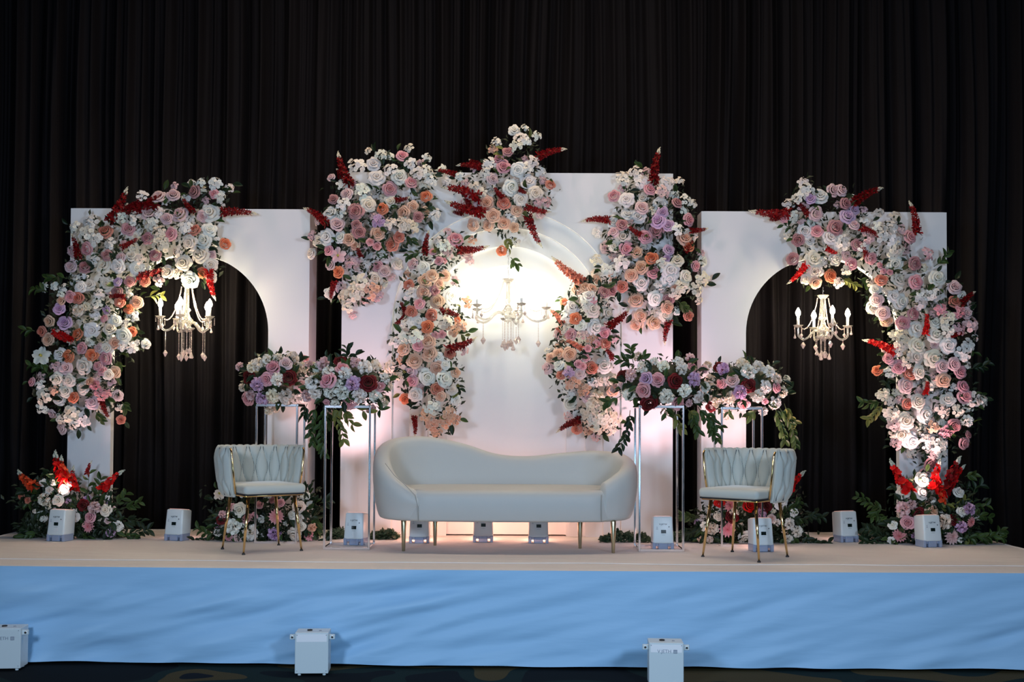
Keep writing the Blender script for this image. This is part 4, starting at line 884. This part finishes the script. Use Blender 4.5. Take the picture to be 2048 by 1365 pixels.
uplight('white battery uplight alone near the right arch opening', 1697, 1086, 14, 40, (2.6, 9.4, 2.8), (1, .66, .6))
uplight('white battery uplight in front of the far right floor bouquet', 1864, 1096, 12, 48, (3.4, 9.3, 2.6), PK)

# ------------------------------------------------------------------ cases on the carpet
M_bandglint = mat('reflective_band', (.97, .95, .97), .3)  # bright reflection on the band painted as a near-white base colour
def floor_case(label, px, Yf, yaw, band, letters):
    x = P(px, 1300, Yf).x; t = thing('floor_light_case', label, 'stage light', (x, Yf + .07, 0), R(yaw))
    bm = bmesh.new(); box(bm, -.101, .101, -.07, .07, .014, .262, .004, 2); obj('housing', bm, M_case, t)
    bm = bmesh.new(); box(bm, -.091, .091, -.0715, -.0702, .206, .252); obj('reflective_band', bm, M_bandglint if band else M_case, t)
    for s_ in (-1, 1):
        bm = bmesh.new(); x0, x1 = sorted((s_ * .099, s_ * .137)); box(bm, x0, x1, -.045, -.025, .215, .245, .003, 1); br = obj('bracket', bm, M_case, t)
        bm = bmesh.new(); tube(bm, [(s_ * .121, -.05, .230), (s_ * .121, -.02, .230)], .007, 8); obj('bracket_bolt', bm, M_chrome, br)
        for sy in (-1, 1):
            bm = bmesh.new(); lathe(bm, [(.009, 0), (.011, .004), (.009, .015)], 10, (s_ * .075, sy * .05, 0)); obj('foot', bm, M_case, t)
    bm = bmesh.new(); lathe(bm, [(.016, .262), (.016, .268), (.012, .268), (.012, .263)], 16, (-.02, 0, 0)); obj('power_socket', bm, M_black, t)
    bm = bmesh.new(); lathe(bm, [(.008, .262), (.008, .265), (.002, .266)], 12, (.045, -.01, 0)); obj('indicator', bm, M_greyprint, t)
    for sx in (-1, 1):
        for z in (.03, .247):
            bm = bmesh.new(); lathe(bm, [(.0028, 0), (.0028, .001), (.001, .0015)], 8); obj('screw', bm, M_greyprint, t, Matrix.Translation((sx * .088, -.0717 if z > .1 else -.0703, z)) @ Matrix.Rotation(R(90), 4, 'X'))
    if letters:
        Mf = Matrix.Rotation(R(90), 4, 'X')
        obj('lettering', TXTF, M_greyprint, t, Matrix.Translation((-.012, -.0722, .212 if band else .2)) @ Mf)
        bm = bmesh.new(); box(bm, -.011, .011, -.011, .011, 0, .0006)
        obj('emblem', bm, M_greyprint, t, Matrix.Translation((.052, -.0722, .212 if band else .2)) @ Mf)
        bm = bmesh.new(); box(bm, -.008, .008, .002, .004, 0, .0006); box(bm, -.008, .008, -.005, -.003, 0, .0006); obj('emblem', bm, M_case, t, Matrix.Translation((.052, -.0727, .212 if band else .2)) @ Mf)
floor_case('white metal light case on the carpet at the far left edge', 5, 6.93, 5, False, True)
floor_case('white metal light case on the carpet left of centre, no lettering', 622, 6.84, 3, True, False)
floor_case('white metal light case on the carpet right of centre, grey lettering', 1334, 6.58, -3, True, True)

# ------------------------------------------------------------------ chandeliers
def drop_mesh(kind, s):
    s *= 1.35
    bm = bmesh.new()
    if kind == 0: lathe(bm, [(.002, 0), (.35 * s, -.45 * s), (.05 * s, -1.0 * s)], 6)
    else: lathe(bm, [(.002, 0), (.22 * s, -.6 * s), (.34 * s, -.85 * s), (.2 * s, -1.0 * s), (.02, -1.02 * s)], 8) if False else lathe(bm, [(.002, 0), (.20 * s, -.5 * s), (.33 * s, -.8 * s), (.18 * s, -1.0 * s)], 8)
    for f in bm.faces: f.smooth = False
    return bm
DROPA = bpy.data.meshes.new('crystal_drop'); b0 = drop_mesh(0, .042); b0.to_mesh(DROPA); b0.free(); DROPA.materials.append(M_bead)
DROPB = bpy.data.meshes.new('crystal_drop'); b0 = drop_mesh(1, .040); b0.to_mesh(DROPB); b0.free(); DROPB.materials.append(M_bead)
def beads(pts, r=.0060, gap=.0122):
    bm = bmesh.new(); acc = 0
    for a, b_ in zip(pts, pts[1:]):
        a, b_ = Vector(a), Vector(b_); L = (b_ - a).length; q = -acc
        while q + gap < L + 1e-6:
            q += gap; bmesh.ops.create_icosphere(bm, subdivisions=1, radius=r, matrix=Matrix.Translation(a.lerp(b_, q / L)))
        acc = L - q
    return bm
def chandelier(label, px, py_dish, Y, nar, rot, Rr, hang_py, bulbm, longdrops, py_top):
    c = P(px, py_dish, Y); top = P(px, hang_py, Y).z; t = thing('chandelier', label, 'chandelier', c); rnd = random.Random(int(px))
    cz = P(px, py_top, Y).z - c.z     # canopy crown height over the dishes
    bm = bmesh.new(); lathe(bm, [(.004, -.115), (.012, -.105), (.055, -.088), (.064, -.074), (.036, -.07), (.030, -.055), (.048, -.035), (.050, -.01), (.026, .012), (.022, .03), (.018, .05), (.032, .068), (.018, .088), (.015, cz - .02), (.008, cz)], 20); obj('column', bm, M_glass, t)
    bm = bmesh.new(); lathe(bm, [(.006, cz - .03), (.028, cz - .022), (.046, cz), (.048, cz + .006), (.040, cz + .002), (.006, cz - .016)], 20); obj('crown_dish', bm, M_glass, t)
    n = max(2, int((top - c.z - cz) / .022)); prev = cz + .004
    for i in range(n):
        z0 = cz + .004 + (top - c.z - cz - .004) * i / n; z1 = cz + .004 + (top - c.z - cz - .004) * (i + 1) / n + .004; h = z1 - z0; bm = bmesh.new()
        pts = []
        for k in range(11):
            a = k / 10 * 2 * math.pi; u = .005 * math.cos(a); pts.append((u if i % 2 else 0, 0 if i % 2 else u, (z0 + z1) / 2 + h / 2 * math.sin(a)))
        tube(bm, pts, .0013, 5, caps=False); obj('chain_link', bm, M_chrome, t)
    for k in range(nar):
        a = rot + 2 * math.pi * k / nar; e = Vector((math.cos(a), math.sin(a), 0))
        pr = [(.03, -.045), (.055, -.028), (.085, -.045), (.12, -.085), (.155, -.098), (Rr - .015, -.075), (Rr, -.035), (Rr, -.004)]
        sc = Rr / .195
        pts = catmull([tuple(e * (min(r * sc, Rr)) + Vector((0, 0, z))) for r, z in pr], 4)
        bm = bmesh.new(); tube(bm, pts, .0088, 8); arm = obj('arm', bm, M_glass, t)
        d = e * Rr
        bm = bmesh.new(); lathe(bm, [(.006, -.006), (.022, -.002), (.037, .010), (.042, .015), (.036, .014), (.012, .003)], 16, d); obj('drip_dish', bm, M_glass, arm)
        bm = bmesh.new(); lathe(bm, [(.0115, .004), (.0110, .080), (.007, .084)], 12, d); obj('candle_sleeve', bm, M_candle, arm)
        bm = bmesh.new(); lathe(bm, [(.006, .084), (.014, .092), (.021, .108), (.018, .126), (.009, .144), (.001, .156)], 10, d); obj('bulb', bm, bulbm, arm)
        # bead swag from the crown to the arm, drops under the dish
        s0 = e * .043 + Vector((0, 0, cz)); s1 = d * .86 + Vector((0, 0, -.01)); sw = []
        for q in range(9):
            u = q / 8; p = s0.lerp(s1, u); p.z = cz * (1 - u) ** 1.5 - .01 - .055 * math.sin(math.pi * u) * u; p.x = s0.x + (s1.x - s0.x) * u ** 1.35; p.y = s0.y + (s1.y - s0.y) * u ** 1.35; sw.append(p)
        obj('bead_strand', beads(sw), M_bead, t)
        for q in range(4):
            b_ = a + 1.57 * q + .4; p = d + Vector((math.cos(b_), math.sin(b_), 0)) * .038 + Vector((0, 0, .008)); L = rnd.uniform(.03, .075)
            obj('bead_strand', beads([p, p - Vector((0, 0, L))], .0045), M_bead, t)
            if q % 2: obj('crystal_drop', DROPA if q == 1 else DROPB, None, t, Matrix.Translation(p - Vector((0, 0, L))) @ Matrix.Diagonal((.7, .7, .7, 1)))
        L = longdrops * rnd.uniform(.75, 1.1); p = e * Rr * .8 + Vector((0, 0, -.095))
        obj('bead_strand', beads([p, p - Vector((0, 0, L))], .0042), M_bead, t); obj('crystal_drop', DROPA, None, t, Matrix.Translation(p - Vector((0, 0, L))))
    for k in range(8):
        a = k * .785 + .2; rr = .05 if k % 2 else .022; p = Vector((math.cos(a) * rr, math.sin(a) * rr, -.08)); L = rnd.uniform(.05, .11) + (.10 if longdrops > .05 else .04)
        obj('bead_strand', beads([p, p - Vector((0, 0, L))], .0042), M_bead, t)
        obj('crystal_drop', DROPB if k % 2 else DROPA, None, t, Matrix.Translation(p - Vector((0, 0, L))))
    return t
chandelier('crystal candle chandelier hanging in the left arch', 374, 638, 8.98, 5, R(-88), .205, 556, M_bulb, .19, 570)
chandelier('crystal candle chandelier hanging in the right arch', 1646, 655, 8.98, 4, R(-85), .205, 575, M_bulb, .03, 592)
chandelier('crystal candle chandelier glaring white in the centre arch recess', 1016, 618, 8.80, 5, R(-70), .30, 500, M_bulbc, .14, 560)

# ------------------------------------------------------------------ repeats share a group
for o in S.objects:
    if o.parent or 'category' not in o: continue
    n_ = o.name.split('.')[0]
    gname = {'battery_uplight': 'battery uplights standing on the stage', 'floor_light_case': 'white light cases on the carpet', 'flower_stand': 'chrome flower stands on the stage',
             'floral_centrepiece': 'flower balls on the chrome stands', 'lounge_chair': 'woven-back chairs on the stage', 'chandelier': 'candle chandeliers in the arches', 'arch_panel': 'arched backdrop boards',
             'flower_garland': 'flower garlands on the arches', 'flower_cluster': 'flower clusters on the centre board', 'floor_arrangement': 'floor bouquets on the stage', 'greenery': 'leafy strips on the stage floor'}.get(n_)
    if gname: o['group'] = gname
